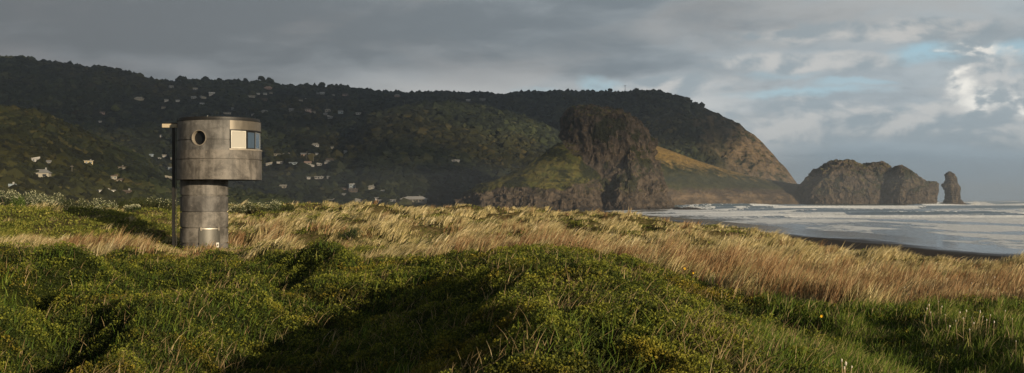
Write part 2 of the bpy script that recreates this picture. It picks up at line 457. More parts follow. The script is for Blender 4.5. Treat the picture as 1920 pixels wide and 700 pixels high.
def sea_fields(x, y):
    off = x - shore_x(y)                               # metres off the waterline
    # wave fronts roughly across the view, bent and broken along their length
    warp = 60 * n2(x / 420, y / 500) + 22 * n2(x / 120, y / 260 + 7) - .25 * x
    ph = (y + warp)
    z = np.zeros_like(x); foam = np.zeros_like(x); face = np.zeros_like(x)
    for k, (p0, A, w) in enumerate(((470, .9, 9), (560, .7, 8), (690, 1.4, 12), (860, 1.5, 14), (1060, 2.0, 18), (960, 1.3, 12), (780, 1.0, 10), (630, .8, 8), (1180, 1.6, 14), (1440, 1.9, 18), (1290, 2.9, 20), (1600, 3.2, 26), (2050, 3.0, 34), (2500, 2.8, 40), (3100, 2.6, 45))):
        t = ph - p0
        seg = smooth(-.25, .3, n2(x / 170 + 13 * k, y / 700 + k * 3.7))
        s = np.where(t > 0, np.exp(-(t / (w * 1.6)) ** 2), np.exp(-(t / (w * .55)) ** 2))
        z += 1.7 * A * s * (.25 + .75 * seg) * smooth(5, 90, off)
        brk = smooth(-.12, .12, n2(x / 150 + 5 * k + 50, y / 600))
        foam = np.maximum(foam, brk * seg * np.exp(-((t + .2 * w) / (w * .9)) ** 2))
        foam = np.maximum(foam, .75 * brk * smooth(-95, -15, t) * (t < 5))
        face = np.maximum(face, (.35 + .65 * seg) * np.exp(-((t + .75 * w) / (w * .8)) ** 2) * (1 - brk) * smooth(60, 160, off))
    f2 = .6 * fbm2(x / 30, y / 110, 5, .6) + .6 * fbm2(x / 75 + 9, y / 300, 4, .6); f3 = ridge2(x / 40, y / 130 + 4, 3)
    zone = smooth(1650, 900, y) * (1 - smooth(330, 900, off - .25 * (y - 400)))
    foam2 = smooth(-.16, .22, f2 + .35 * f3 - .02) * (.30 + .70 * zone) * smooth(2300, 1500, y)
    foam2 = foam2 * smooth(18, 70, off + 25 * n2(x / 40, y / 80)) + .55 * smooth(.30, .5, f3 + .3 * f2) * smooth(0, 10, off) * smooth(70, 20, off)
    foam2 = foam2 * (1 - .9 * face)
    caps = .8 * smooth(.34, .5, fbm2(x / 60, y / 160 + 31, 4)) * smooth(1700, 2400, y)
    edge = .9 * np.exp(-((off - 2 - 3 * n2(x / 30, y / 30)) / 2.2) ** 2) * (y > 180)
    foam = np.clip(np.maximum.reduce([foam, foam2, caps, edge]), 0, 1)
    z += .16 * fbm2(x / 14, y / 18, 3) * smooth(30, 120, off)
    z += .22 * foam * smooth(30, 120, off) * np.abs(n2(x / 5, y / 6))
    return z, foam

def build_sea():
    m, nt, out = mat('sea_water'); g = N(nt)
    pos = g.geo().outputs['Position']; x, y, z = g.sep(pos)
    fo = g.attr('foam')
    n = g.noise(g.mapping(pos, (1, .35, 1)), .22, 8, .72); nb = g.noise(pos, .9, 5, .65)
    f = g.ss(g.math('ADD', fo, g.math('MULTIPLY', g.math('SUBTRACT', n, .5), 1.5)), .42, .62)
    deep = g.mix(g.ss(y, 500, 2200), (.032, .046, .045), (.026, .068, .066))
    tex = g.mix(g.ss(nb, .35, .65), (.58, .61, .63), (.90, .91, .91))
    c = g.mix(f, deep, tex)
    rough = g.math('ADD', .12, g.math('MULTIPLY', f, .7))
    bh = g.math('ADD', g.noise(pos, .35, 6, .6), g.math('MULTIPLY', nb, .25))
    b = g.bsdf(c, rough, g.bump(bh, .35, .8), 0, .5)
    g.link(b.outputs[0], out.inputs[0])
    az = np.concatenate([np.arctan((np.linspace(900, 2080, 760) - 960) / F), np.linspace(.53, 1.5, 40)])
    r = np.exp(np.linspace(math.log(130), math.log(14000), 900))
    R, A = np.meshgrid(r, az, indexing='ij')
    X = R * np.sin(A); Y = R * np.cos(A)
    Z, FO = sea_fields(X, Y)
    off = X - shore_x(Y)
    Z = Z + .06 - .25 * smooth(30, -30, off) * (Y > 100)
    V = np.stack([X, Y, Z], -1).reshape(-1, 3)
    o = mesh_np('sea', V, grid_faces(len(r), len(az)), m, True, {'foam': FO.ravel()})
    tag(o, 'foaming grey green surf rolling in to the beach', 'sea', kind='structure')
# ---------------------------------------------------------------- hills
def zc(py, d): return CZ + (HY - py) / F * d

HILLS = {}
def hill(name, crest, d0, d1, back, prof, gul, seedo, z0=2.0, rock=0, crest_noise=3.0):
    cx = [c[0] for c in crest]; cy = [c[1] for c in crest]
    def h(px, d):
        px = np.asarray(px, float); d = np.asarray(d, float)
        D0 = np.interp(px, *zip(*d0)) if isinstance(d0, list) else d0
        D1 = np.interp(px, *zip(*d1)) if isinstance(d1, list) else d1
        Z1 = zc(np.interp(px, cx, cy), D1)
        t = (d - D0) / (D1 - D0)
        x = (px - 960) / F * d
        pr = np.interp(t, [p[0] for p in prof], [p[1] for p in prof])
        env = np.clip(t, 0, 1) * np.clip(1.02 - t, 0, 1) * 4
        gy = ridge2(x / 330 + seedo, d / 900 + seedo * .7 + .25 * n2(x / 300, d / 300), 4, .5)
        g2 = ridge2((x + .5 * d) / 160 + seedo, (d - .3 * x) / 420, 4, .55)
        amp = np.clip((Z1 - z0) / 200, .05, 1.2)
        z = z0 + (Z1 - z0) * pr + gul * amp * env * (gy * .75 + g2 * .45)
        z = z + crest_noise * amp * fbm2(x / 45 + 3, d / 60 + seedo, 3) * smooth(0, .15, t)
        if rock:
            z = z + rock * amp * ridge2(x / 38 + 1.7, z / 45 + d / 90, 4, .6) * np.clip(env, 0, 1) * smooth(1000, 1300, px)
        z = np.where(t > 1, z - (d - D1) * .22 * np.clip(amp, .3, 1), z)
        z = np.where(t < 0, z0 - 12 * smooth(0, -.06, t), z)
        return np.where((px < cx[0]) | (px > cx[-1]), -20, z)
    HILLS[name] = (h, cx, d0, d1, back)
    return h

FAR = [(-260,85),(-120,95),(0,110),(60,118),(120,125),(160,133),(240,140),(270,150),(295,157),(340,159),(400,158),(450,163),(500,166),(560,169),(620,174),(700,176),(760,181),(830,180),(900,183),(940,187),(962,180),(1000,178),(1050,176),(1100,175),(1160,177),(1230,180),(1290,192),(1330,208),(1350,218),(1370,227),(1385,233),(1400,246),(1415,255),(1430,269),(1450,290),(1460,303),(1475,318),(1490,339),(1500,352),(1512,372),(1525,395)]
hill('far_hills', FAR, [(-260,1250),(300,1350),(520,1150),(760,1180),(900,1500),(1000,1800),(1525,2050)],
     [(-260,2500),(300,2650),(760,2750),(940,2700),(1100,2450),(1300,2350),(1525,2250)], 260,
     [(-.1,0),(0,0),(.12,.05),(.3,.20),(.5,.42),(.7,.68),(.88,.92),(1,1),(1.3,1)], 34, 1.3, rock=16)
hill('forested_spur', [(560,372),(600,350),(640,310),(670,262),(700,222),(740,208),(790,199),(840,197),(900,205),(950,218),(1000,233),(1040,252),(1080,275),(1120,305),(1180,350),(1210,390)],
     [(560,1180),(800,1230),(1210,1420)], [(560,1500),(700,1850),(900,1900),(1210,1700)], 200,
     [(-.1,0),(0,0),(.1,.06),(.3,.24),(.5,.47),(.7,.73),(.9,.95),(1,1),(1.3,1)], 30, 5.1, z0=4)
hill('near_hillside', [(-300,150),(-120,180),(0,203),(60,215),(110,232),(180,262),(240,290),(300,324),(350,343),(420,360),(500,374),(560,384)],
     [(-300,430),(0,520),(300,680),(560,800)], [(-300,820),(0,950),(300,1050),(560,1050)], 130,
     [(-.1,0),(0,0),(.1,.04),(.3,.2),(.5,.42),(.7,.68),(.88,.91),(1,1),(1.3,1)], 16, 9.4, z0=7)
hill('headland_ridge', [(1080,262),(1150,262),(1200,266),(1225,272),(1260,284),(1300,299),(1350,315),(1400,328),(1450,339),(1490,345),(1525,347),(1550,354),(1570,390)],
     [(1080,1500),(1300,1560),(1560,1720)], [(1080,1720),(1300,1760),(1560,1850)], 90,
     [(-.1,-.1),(0,0),(.04,.10),(.10,.25),(.17,.38),(.3,.50),(.6,.76),(.85,.94),(1,1),(1.3,1)], 7, 3.3, z0=0, rock=10, crest_noise=1.5)

def hills_z(px, d):
    z = -30
    for h, *_ in HILLS.values(): z = np.maximum(z, h(px, d))
    return z

def terrain_z(px, d):
    x = (px - 960) / F * d
    return np.maximum(hills_z(px, d), ground_h(x, d))

def hit(px, py, dmin=300, dmax=3200):
    """where the ray through a photo pixel meets the land"""
    d = np.arange(dmin, dmax, 3.0)
    z = terrain_z(np.full_like(d, px), d)
    ray = CZ + (HY - py) / F * d
    k = np.argmax(z >= ray)
    if z[k] < ray[k]: k = len(d) // 2
    dd = d[k]
    return ((px - 960) / F * dd, dd, z[k])

def hill_material(name, kind):
    m, nt, out = mat(name); g = N(nt)
    ge = g.geo(); pos = ge.outputs['Position']; x, y, z = g.sep(pos); nz = g.sep(ge.outputs['Normal'])[2]
    a = g.noise(pos, .010, 6, .62); b = g.noise(pos, .06, 5, .65); c = g.noise(pos, .25, 4, .6)
    forest = g.mix(g.ss(b, .38, .62), (.012, .015, .007), (.026, .029, .012))
    brown = g.mix(g.ss(c, .35, .65), (.032, .025, .016), (.055, .042, .024))
    col = g.mix(g.ss(a, .52, .66, 0, .7), forest, brown)
    if kind == 'headland':
        rock = g.mix(g.ss(b, .35, .65), (.060, .045, .032), (.16, .115, .072))
        strata = g.noise(g.mapping(pos, (.02, .02, .25)), 1, 5, .6)
        rock = g.mix(g.ss(strata, .45, .6, 0, .5), rock, (.04, .033, .026))
        gold = g.mix(g.ss(c, .35, .65), (.14, .098, .036), (.22, .148, .052))
        grn = g.mix(g.ss(b, .4, .6), (.020, .025, .010), (.046, .046, .018))
        steep = g.ss(g.math('ADD', nz, g.math('MULTIPLY', g.math('SUBTRACT', b, .5), .3)), .62, .74)
        if name == 'headland_ridge':
            up = g.ss(g.math('ADD', z, g.math('ADD', g.math('MULTIPLY', g.math('SUBTRACT', b, .5), 60), g.math('MULTIPLY', g.math('SUBTRACT', x, 330), .10))), 46, 62)
            veg = g.mix(up, grn, gold)
            hi = g.ss(g.math('ADD', z, g.math('MULTIPLY', g.math('SUBTRACT', b, .5), 24)), 20, 30)
            col = g.mix(hi, rock, veg)
            col = g.mix(g.ss(nz, .5, .38), col, rock)
        else:
            east = g.ss(g.math('ADD', x, g.math('MULTIPLY', g.math('SUBTRACT', a, .5), 340)), 330, 480)
            tone = g.mix(g.ss(b, .44, .56), g.mix(steep, rock, grn), rock)
            tone = g.mix(g.ss(c, .5, .7, 0, .6), tone, (.13, .10, .04))
            col = g.mix(east, col, tone)
    bm_ = g.math('ADD', g.math('MULTIPLY', b, 1.0), g.math('MULTIPLY', c, .5))
    bs = g.bsdf(col, .95, g.bump(bm_, .9, 9.0 if kind != 'headland' else 7.0), 0, .1)
    g.link(bs.outputs[0], out.inputs[0]); return m

def build_hills():
    kinds = {'far_hills': ('headland', 'long dark bush covered range with cleared tops ending in a bluff'),
             'forested_spur': ('bush', 'forested spur in front of the range'),
             'near_hillside': ('bush', 'near bush covered hillside falling to the right'),
             'headland_ridge': ('headland', 'low golden grassed ridge above grey sea cliffs')}
    for nm, (h, cx, d0, d1, back) in HILLS.items():
        px = np.linspace(cx[0], cx[-1], int((cx[-1] - cx[0]) / 1.7))
        nr = 330
        t = np.concatenate([np.linspace(-.03, 1.0, nr - 40), 1 + np.linspace(.004, 1, 40) ** 1.5 * .35])
        T, PX = np.meshgrid(t, px, indexing='ij')
        D0 = np.interp(PX, *zip(*d0)); D1 = np.interp(PX, *zip(*d1))
        D = D0 + (D1 - D0) * T
        Z = h(PX, D)
        V = np.stack([(PX - 960) / F * D, D, Z], -1).reshape(-1, 3)
        k, lab = kinds[nm]
        o = mesh_np(nm, V, grid_faces(len(t), len(px)), hill_material(nm, k), True)
        tag(o, lab, 'hill', kind='structure')

# unit crown: a lumpy low-poly dome
def ico(sub):
    bm = bmesh.new(); bmesh.ops.create_icosphere(bm, subdivisions=sub, radius=1)
    V = np.array([v.co[:] for v in bm.verts]); Fc = np.array([[v.index for v in f.verts] for f in bm.faces]); bm.free()
    return V, Fc

def build_forest(keep_out):
    """closed canopy over the hills: thousands of crowns reading as one mass"""
    V0, F0 = ico(1)
    mt = veg_mat('forest_canopy', [(0, (.008, .011, .006)), (.45, (.017, .023, .010)), (.8, (.030, .037, .014)), (1, (.050, .052, .022))], trans=.0, rough=.9,
                 patch=(.004, .50, .64, (1.3, 1.0, .75)))
    spec = (('far_hills', 52000, 4.7, -150, 1330), ('forested_spur', 24000, 4.6, 560, 1190), ('near_hillside', 30000, 2.3, -150, 540))
    for nm, cnt, R, pa, pb in spec:
        h, cx, d0, d1, back = HILLS[nm]
        px = rng.uniform(pa, pb, cnt); t = rng.uniform(.0, 1.01, cnt)
        D0 = np.interp(px, *zip(*d0)); D1 = np.interp(px, *zip(*d1)); d = D0 + (D1 - D0) * t
        z = h(px, d); x = (px - 960) / F * d
        py = HY - (z - CZ) / d * F
        clear = fbm2(x / 140 + 31, d / 200, 3)          # clearings and scrub
        ok = (rng.uniform(size=cnt) < smooth(-.5, -.1, clear) * .9 + .1)
        if nm == 'far_hills':
            ok &= ~((px > 1200) & (rng.uniform(size=cnt) < smooth(1180, 1330, px)))
            ok &= ~((px < 330) & (py < 270) & (rng.uniform(size=cnt) < .5))
        for (hx, hy, hw, hd) in keep_out:
            ok &= ~((np.abs(px - hx) < hw / 2 + 4) & (py > hy - 5) & (py < hy + 7) & (d < hd + 10) & (d > hd - 120))
        px, d, z, x = px[ok], d[ok], z[ok], x[ok]; n = len(px)
        if nm == 'near_hillside': s = R * np.exp(rng.normal(0, .38, n)).clip(.5, 2.4)
        else: s = R * np.exp(rng.normal(-.05, .32, n)).clip(.5, 2.0)
        J = V0[None] * (1 + .28 * rng.normal(size=(n, len(V0), 1)).clip(-1.5, 1.5))
        ang = rng.uniform(0, 6.28, n); ca, sa = np.cos(ang)[:, None], np.sin(ang)[:, None]
        X = J[..., 0] * ca - J[..., 1] * sa; Y = J[..., 0] * sa + J[..., 1] * ca
        vr = rng.uniform(.6, 1.0, n)[:, None]
        V = np.stack([x[:, None] + X * s[:, None], d[:, None] + Y * s[:, None], z[:, None] + (J[..., 2] * vr + .15) * s[:, None]], -1).reshape(-1, 3)
        Fa = (F0[None] + (np.arange(n) * len(V0))[:, None, None]).reshape(-1, 3)
        tint = np.repeat(np.clip(rng.normal(.42, .29, n) + .55 * fbm2(x / 90, d / 120, 3), 0, 1), len(V0))
        o = mesh_np('forest', V, Fa, mt, False, {'tint': tint})
        lab = {'far_hills': 'dark native bush covering the far range', 'forested_spur': 'dense bush covering the middle spur', 'near_hillside': 'bush and scrub covering the near hillside'}[nm]
        tag(o, lab, 'forest', kind='stuff')

# ---------------------------------------------------------------- sea rocks
def loft(sections, d_ref, cap=True, n=56):
    """sections: (py, px_left, px_right, front_distance, back_distance); closed solid"""
    V = []; Fc = []
    for (py, a, b, f, k) in sections:
        dm = (f + k) / 2 - .35 * (k - f) / 2
        z = CZ + (HY - py) / F * dm
        xa = (a - 960) / F * dm; xb = (b - 960) / F * dm
        cx, cy, rx, ry = (xa + xb) / 2, (f + k) / 2, (xb - xa) / 2, (k - f) / 2
        for i in range(n):
            t = 2 * math.pi * i / n; c, s = math.cos(t), math.sin(t)
            e = .8
            V.append((cx + rx * math.copysign(abs(c) ** e, c), cy + ry * math.copysign(abs(s) ** e, s), z))
    ns = len(sections)
    for r in range(ns - 1):
        for i in range(n):
            Fc.append((r * n + i, r * n + (i + 1) % n, (r + 1) * n + (i + 1) % n, (r + 1) * n + i))
    Fc.append(tuple(range(n))[::-1]); Fc.append(tuple((ns - 1) * n + i for i in range(n)))
    return V, Fc

def rock_material(name, grass=0.0, red=0.0):
    m, nt, out = mat(name); g = N(nt)
    ge = g.geo(); pos = ge.outputs['Position']; x, y, z = g.sep(pos); nz = g.sep(ge.outputs['Normal'])[2]
    a = g.noise(pos, .035, 6, .62); b = g.noise(pos, .14, 6, .68); c = g.noise(pos, .7, 4, .6)
    crack = g.noise(g.mapping(pos, (.22, .22, .07), rot=(.0, .35, 0)), 1, 6, .66, .5)
    rock = g.mix(g.ss(b, .34, .66), (.044, .036, .028), (.128, .098, .072))
    rock = g.mix(g.ss(crack, .50, .62, 0, .75), rock, (.026, .021, .017))
    rock = g.mix(g.ss(c, .60, .70, 0, .4), rock, (.19, .145, .105))
    low = g.ss(g.math('ADD', z, g.math('MULTIPLY', b, 6)), 8, 3)
    rock = g.mix(low, rock, (.030, .026, .024))
    shrub = g.mix(g.ss(c, .4, .62), (.014, .018, .008), (.034, .038, .014))
    turf = g.mix(g.ss(b, .38, .6), (.070, .076, .018), (.125, .108, .030))
    flat = g.ss(g.math('ADD', nz, g.math('MULTIPLY', g.math('SUBTRACT', b, .5), .7)), .62, .80)
    vegc = g.mix(g.ss(a, .40, .60), shrub, turf)
    col = g.mix(g.math('MULTIPLY', flat, g.math('MULTIPLY', g.ss(a, .42, .54), g.ss(z, 12, 22))), rock, vegc)
    patch = g.math('MULTIPLY', g.ss(g.noise(pos, .05, 6, .62), .52, .58), g.ss(z, 10, 25))
    col = g.mix(g.math('MULTIPLY', patch, .85), col, shrub)
    if grass:
        tm = g.attr('turf')
        k = g.ss(g.math('ADD', tm, g.math('MULTIPLY', g.math('SUBTRACT', b, .5), 1.2)), .42, .62)
        sh2 = g.ss(g.noise(pos, .045, 7, .7), .47, .56)
        col = g.mix(k, col, g.mix(sh2, turf, shrub))
    bs = g.bsdf(col, .93, g.bump(g.math('ADD', b, g.math('ADD', g.math('MULTIPLY', crack, -.8), g.math('MULTIPLY', c, .4))), 1.0, 4.5), 0, .15)
    g.link(bs.outputs[0], out.inputs[0]); return m

def make_rock(name, lofts, voxel, amp, material, turf=None, seed=0.0, strata=.35):
    bm = bmesh.new()
    for secs, dref in lofts:
        V, Fc = loft(secs, dref)
        vs = [bm.verts.new(v) for v in V]
        for f in Fc: bm.faces.new([vs[i] for i in f])
    bmesh.ops.recalc_face_normals(bm, faces=bm.faces[:])
    me = bpy.data.meshes.new('tmp'); bm.to_mesh(me); bm.free()
    o = bpy.data.objects.new('tmp', me); COL.objects.link(o)
    md = o.modifiers.new('r', 'REMESH'); md.mode = 'VOXEL'; md.voxel_size = voxel
    dg = bpy.context.evaluated_depsgraph_get(); ev = o.evaluated_get(dg); m2 = bpy.data.meshes.new_from_object(ev)
    bpy.data.objects.remove(o); bpy.data.meshes.remove(me)
    n = len(m2.vertices); co = np.empty(n * 3, np.float32); m2.vertices.foreach_get('co', co); co = co.reshape(-1, 3).astype(float)
    nn = np.empty(n * 3, np.float32); m2.vertices.foreach_get('normal', nn); nn = nn.reshape(-1, 3)
    fl = np.empty(len(m2.loops), np.int32); m2.loops.foreach_get('vertex_index', fl)
    Q = fl.reshape(-1, 4) if len(fl) == 4 * len(m2.polygons) else None
    # ease the sharp loft rims first
    for _ in range(3):
        acc = np.zeros_like(co); cnt = np.zeros(n)
        for i in range(4):
            a = Q[:, i]; b = Q[:, (i + 1) % 4]
            np.add.at(acc, a, co[b]); np.add.at(cnt, a, 1)
        co = .5 * co + .5 * acc / np.maximum(cnt, 1)[:, None]
    dsp = 0
    p = co + seed * 100
    for s, w in ((1 / (9 * amp), 1.5), (1 / (4.2 * amp), .75), (1 / (2.0 * amp), .52), (1 / (.9 * amp), .34)):
        q = p * s; q[:, 2] = q[:, 2] * .5 + q[:, 0] * .25
        dsp = dsp + w * (1 - 2.4 * np.abs(n3(q)))
    def facets(cell, k):
        q = p / np.array([cell, cell, cell * 1.5]); qi = np.floor(q).astype(np.int64); best = np.full(n, 1e9); val = np.zeros(n)
        for a in (-1, 0, 1):
            for b in (-1, 0, 1):
                for c in (-1, 0, 1):
                    h = _h(qi[:, 0] + a, qi[:, 1] + b, qi[:, 2] + c); f = qi + np.array([a, b, c]) + .5 + .42 * _g3[h]
                    dv = q - f; dd = (dv ** 2).sum(1); m = dd < best; best[m] = dd[m]
                    val[m] = (dv[m] * _g3[(h[m] * 7 + 13) & 4095]).sum(1) + .5 * _g3[(h[m] * 3 + 1) & 4095][:, 0]
        return val * k
    tv = np.zeros(n) if turf is None else turf(co, nn)
    dsp = (dsp * .72 + facets(6.5 * amp ** .6, 1.15) + facets(2.2 * amp ** .6, .55)) * (1 - .8 * tv) + .8 * tv
    st = n3(p * np.array([.01, .01, .9 / amp])) * strata
    co = co + nn * ((dsp * .62 + st - .9) * amp)[:, None]
    m2.name = name
    m2.vertices.foreach_set('co', co.astype(np.float32).ravel())
    at = m2.attributes.new('turf', 'FLOAT', 'POINT')
    at.data.foreach_set('value', tv.astype(np.float32))
    m2.materials.clear(); m2.materials.append(material)
    m2.polygons.foreach_set('use_smooth', np.zeros(len(m2.polygons), bool)); m2.update()
    o = bpy.data.objects.new(name, m2); COL.objects.link(o)
    return o

def build_rocks():
    D = 1150
    crag = [(404,1000,1282,1060,1260),(392,1010,1272,1066,1255),(375,1020,1264,1076,1250),(355,1032,1256,1084,1245),(330,1044,1245,1092,1240),(305,1052,1237,1098,1232),(285,1056,1224,1103,1226),(268,1052,1228,1106,1220),(252,1053,1219,1108,1214),(238,1054,1212,1108,1210),(226,1056,1206,1112,1204),(216,1059,1192,1116,1196),(208,1063,1168,1122,1186),(202,1069,1138,1130,1176),(198,1077,1118,1138,1164)]
    shoulder = [(402,836,1140,1015,1180),(390,846,1136,1022,1178),(372,860,1130,1034,1176),(356,873,1126,1042,1172),(343,892,1122,1050,1168),(333,932,1116,1057,1164),(318,966,1108,1068,1158),(303,992,1099,1080,1150),(288,1016,1090,1092,1144),(274,1034,1080,1104,1138),(264,1048,1070,1114,1130)]
    butt = [(402,1128,1206,1040,1150),(385,1134,1202,1048,1150),(355,1142,1200,1062,1150),(325,1150,1200,1076,1150),(300,1158,1198,1088,1150),(280,1166,1194,1100,1150)]
    nose = [(402,948,1120,1002,1120),(385,962,1110,1012,1120),(365,975,1100,1024,1120),(350,990,1085,1036,1120)]
    M = rock_material('lion_shaped_rock', grass=1.0)
    def turf(co, nn):
        px = 960 + co[:, 0] / co[:, 1] * F; py = HY - (co[:, 2] - CZ) / co[:, 1] * F
        # the grassed shoulder on the left of the crag
        top = np.interp(px, [840,900,960,1000,1050,1090,1130], [350,338,316,290,262,300,330])
        bot = np.interp(px, [840,900,940,1000,1060,1110,1140], [360,352,345,352,350,335,326])
        k = smooth(top - 6, top + 2, py) * smooth(bot + 10, bot - 6, py) * smooth(1140, 1118, px)
        return k * smooth(.05, .35, nn[:, 2] + .2)
    o = make_rock('sea_crag', [(crag, D), (shoulder, D), (butt, D), (nose, D)], 1.5, 5.2, M, turf, .3)
    tag(o, 'massive brown crag with a green shoulder standing at the end of the beach', 'sea crag')
    D = 1700; R = rock_material('weathered_rock')
    g1 = [(392,1494,1684,1640,1790),(386,1497,1682,1643,1788),(370,1501,1676,1650,1784),(350,1508,1672,1660,1780),(335,1517,1670,1668,1776),(322,1528,1662,1676,1772),(314,1542,1640,1684,1766),(308,1553,1614,1692,1758),(303,1560,1602,1698,1752),(299,1568,1592,1708,1742)]
    g1b = [(392,1600,1680,1660,1780),(350,1606,1674,1668,1778),(325,1610,1673,1676,1774),(316,1614,1671,1682,1768),(309,1621,1666,1690,1760),(304,1632,1658,1700,1750)]
    o = make_rock('island_rock', [(g1, D), (g1b, D)], 1.4, 3.0, R, None, .9)
    tag(o, 'larger humped brown island of rock beside the bluff', 'island rock')
    g2 = [(392,1650,1756,1610,1740),(386,1652,1755,1613,1738),(370,1655,1750,1620,1735),(355,1658,1747,1628,1730),(343,1661,1738,1636,1726),(333,1665,1724,1644,1720),(325,1669,1712,1650,1714),(317,1675,1703,1658,1708),(311,1682,1696,1666,1702)]
    g2b = [(392,1722,1757,1640,1710),(372,1728,1755,1642,1708),(356,1731,1758,1645,1706),(347,1731,1759,1650,1704),(341,1734,1753,1658,1696)]
    o = make_rock('island_rock', [(g2, D), (g2b, D)], 1.3, 2.6, R, None, 1.7)
    tag(o, 'smaller split island of rock with an overhanging right end', 'island rock')
    D = 1690
    nun = [(394,1762,1826,1666,1716),(387,1766,1820,1668,1712),(382,1771,1810,1673,1708),(374,1775,1802,1676,1705),(366,1776,1802,1677,1704),(358,1775,1801,1677,1703),(351,1770,1801,1676,1703),(346,1770,1798,1677,1703),(343,1773,1797,1679,1701),(337,1775,1796,1680,1700),(333,1774,1794,1680,1699),(329,1772,1791,1681,1697),(325,1775,1787,1683,1695),(322,1778,1784,1686,1692)]
    o = make_rock('sea_stack', [(nun, D)], .6, 1.15, R, None, 2.4, .8)
    tag(o, 'lone thin leaning stack of rock standing in the surf', 'sea stack')
    # low reef at the foot of the crag
    rf = [(396,1248,1330,1075,1130),(391.5,1256,1322,1082,1124),(389.5,1262,1300,1090,1116)]
    o = make_rock('reef_rock', [(rf, 1110)], 1.0, 1.1, R, None, 3.1)
    tag(o, 'low dark reef rock in the surf at the foot of the crag', 'reef rock')

# spray where swells burst on rock
def build_spray():
    m, nt, out = mat('spray'); g = N(nt)
    b = g.bsdf((.8, .8, .8), .9); g.link(b.outputs[0], out.inputs[0])
    for (px, py, d, w, h, n, lab) in ((1826, 386, 1700, 20, 11, 620, 'white spray bursting beside the lone rock stack'), (1252, 391, 1100, 10, 5, 260, 'small white splash at the foot of the crag'), (1858, 386, 1780, 14, 5, 260, 'low white plume out at the breaking swell')):
        c = P(px, py, d)
        t = rng.uniform(0, 1, n) ** 1.6; a = rng.normal(0, .38, n) * (1.1 - t)
        X = c[0] + a * w / F * d + .2 * t * w / F * d; Z = np.maximum(.2, t * h / F * d * rng.uniform(.6, 1.1, n)); Y = d + rng.normal(0, 3, n)
        V0, F0 = ico(1); s = (rng.uniform(.2, .62, n) * (1.25 - t))
        J = V0[None] * (1 + .2 * rng.normal(size=(n, len(V0), 1)))
        V = (J * s[:, None, None] + np.stack([X, Y, Z], -1)[:, None]).reshape(-1, 3)
        Fa = (F0[None] + (np.arange(n) * len(V0))[:, None, None]).reshape(-1, 3)
        tag(mesh_np('sea_spray', V, Fa, m), lab, 'spray', kind='stuff')
# ---------------------------------------------------------------- the observation tower
def concrete_mat(name, base=(.102, .095, .086), streak=1.0, band=None):
    m, nt, out = mat(name); g = N(nt)
    tc = nt.nodes.new('ShaderNodeTexCoord').outputs['Object']
    st = g.noise(g.mapping(tc, (3.2, 3.2, .22)), 1.0, 6, .65)
    bl = g.noise(tc, 1.3, 7, .68, .4); sp = g.noise(tc, 9, 6, .7); fn = g.noise(tc, 42, 3, .6)
    d = tuple(v * .50 for v in base); l = tuple(v * 1.7 for v in base)
    c = g.mix(g.ss(bl, .34, .66), d, l)
    c = g.mix(g.math('MULTIPLY', g.ss(st, .46, .66), .55 * streak), c, tuple(v * .5 for v in base))
    c = g.mix(g.math('MULTIPLY', g.ss(st, .50, .34), .35 * streak), c, tuple(v * 1.75 for v in base))
    c = g.mix(g.math('MULTIPLY', g.ss(sp, .60, .70), .5), c, (.30, .25, .20))
    c = g.mix(g.math('MULTIPLY', g.ss(fn, .62, .72), .35), c, (.05, .04, .032))
    if band:
        zz = g.sep(tc)[2]; k = g.math('FLOOR', g.math('DIVIDE', g.math('SUBTRACT', zz, band[0]), band[1]))
        wn = nt.nodes.new('ShaderNodeTexWhiteNoise'); wn.noise_dimensions = '1D'; g.link(k, wn.inputs['W'])
        c = g.mix(wn.outputs['Value'], g.mix(1.0, c, (.78, .78, .80), 'MULTIPLY'), g.mix(1.0, c, (1.22, 1.18, 1.12), 'MULTIPLY'))
    b = g.bsdf(c, g.math('ADD', .42, g.math('MULTIPLY', bl, .3)), g.bump(g.math('ADD', sp, g.math('MULTIPLY', fn, .4)), .3, .012), 0, .3)
    g.link(b.outputs[0], out.inputs[0]); return m

def metal_mat(name, col, rough=.42, metallic=.6):
    m, nt, out = mat(name); g = N(nt)
    tc = nt.nodes.new('ShaderNodeTexCoord').outputs['Object']
    n = g.noise(g.mapping(tc, (2, 2, .5)), 1.5, 6, .6)
    c = g.mix(g.ss(n, .35, .65), tuple(v * .82 for v in col), tuple(v * 1.12 for v in col))
    b = g.bsdf(c, g.math('ADD', rough - .08, g.math('MULTIPLY', n, .2)), None, metallic, .4)
    g.link(b.outputs[0], out.inputs[0]); return m

VB = 15.65      # bearing of the camera as seen from the tower
def lathe_arc(bm, cx, cy, prof, a0, a1, n, closed_prof=True, cap=True):
    """prof: list of (r, z) corners of a cross-section; swept from bearing a0 to a1 (degrees, 0 = towards the camera, + = right)"""
    full = abs(a1 - a0 - 360) < .01
    steps = n if full else n + 1
    rings = []
    for i in range(steps):
        a = math.radians(VB + a0 + (a1 - a0) * i / n)
        rings.append([bm.verts.new((cx + r * math.sin(a), cy - r * math.cos(a), z)) for r, z in prof])
    k = len(prof)
    for i in range(n):
        A = rings[i]; B = rings[(i + 1) % steps]
        for j in range(k if closed_prof else k - 1):
            bm.faces.new((A[j], A[(j + 1) % k], B[(j + 1) % k], B[j]))
    if not full and cap:
        bm.faces.new(rings[0]); bm.faces.new(rings[-1][::-1])

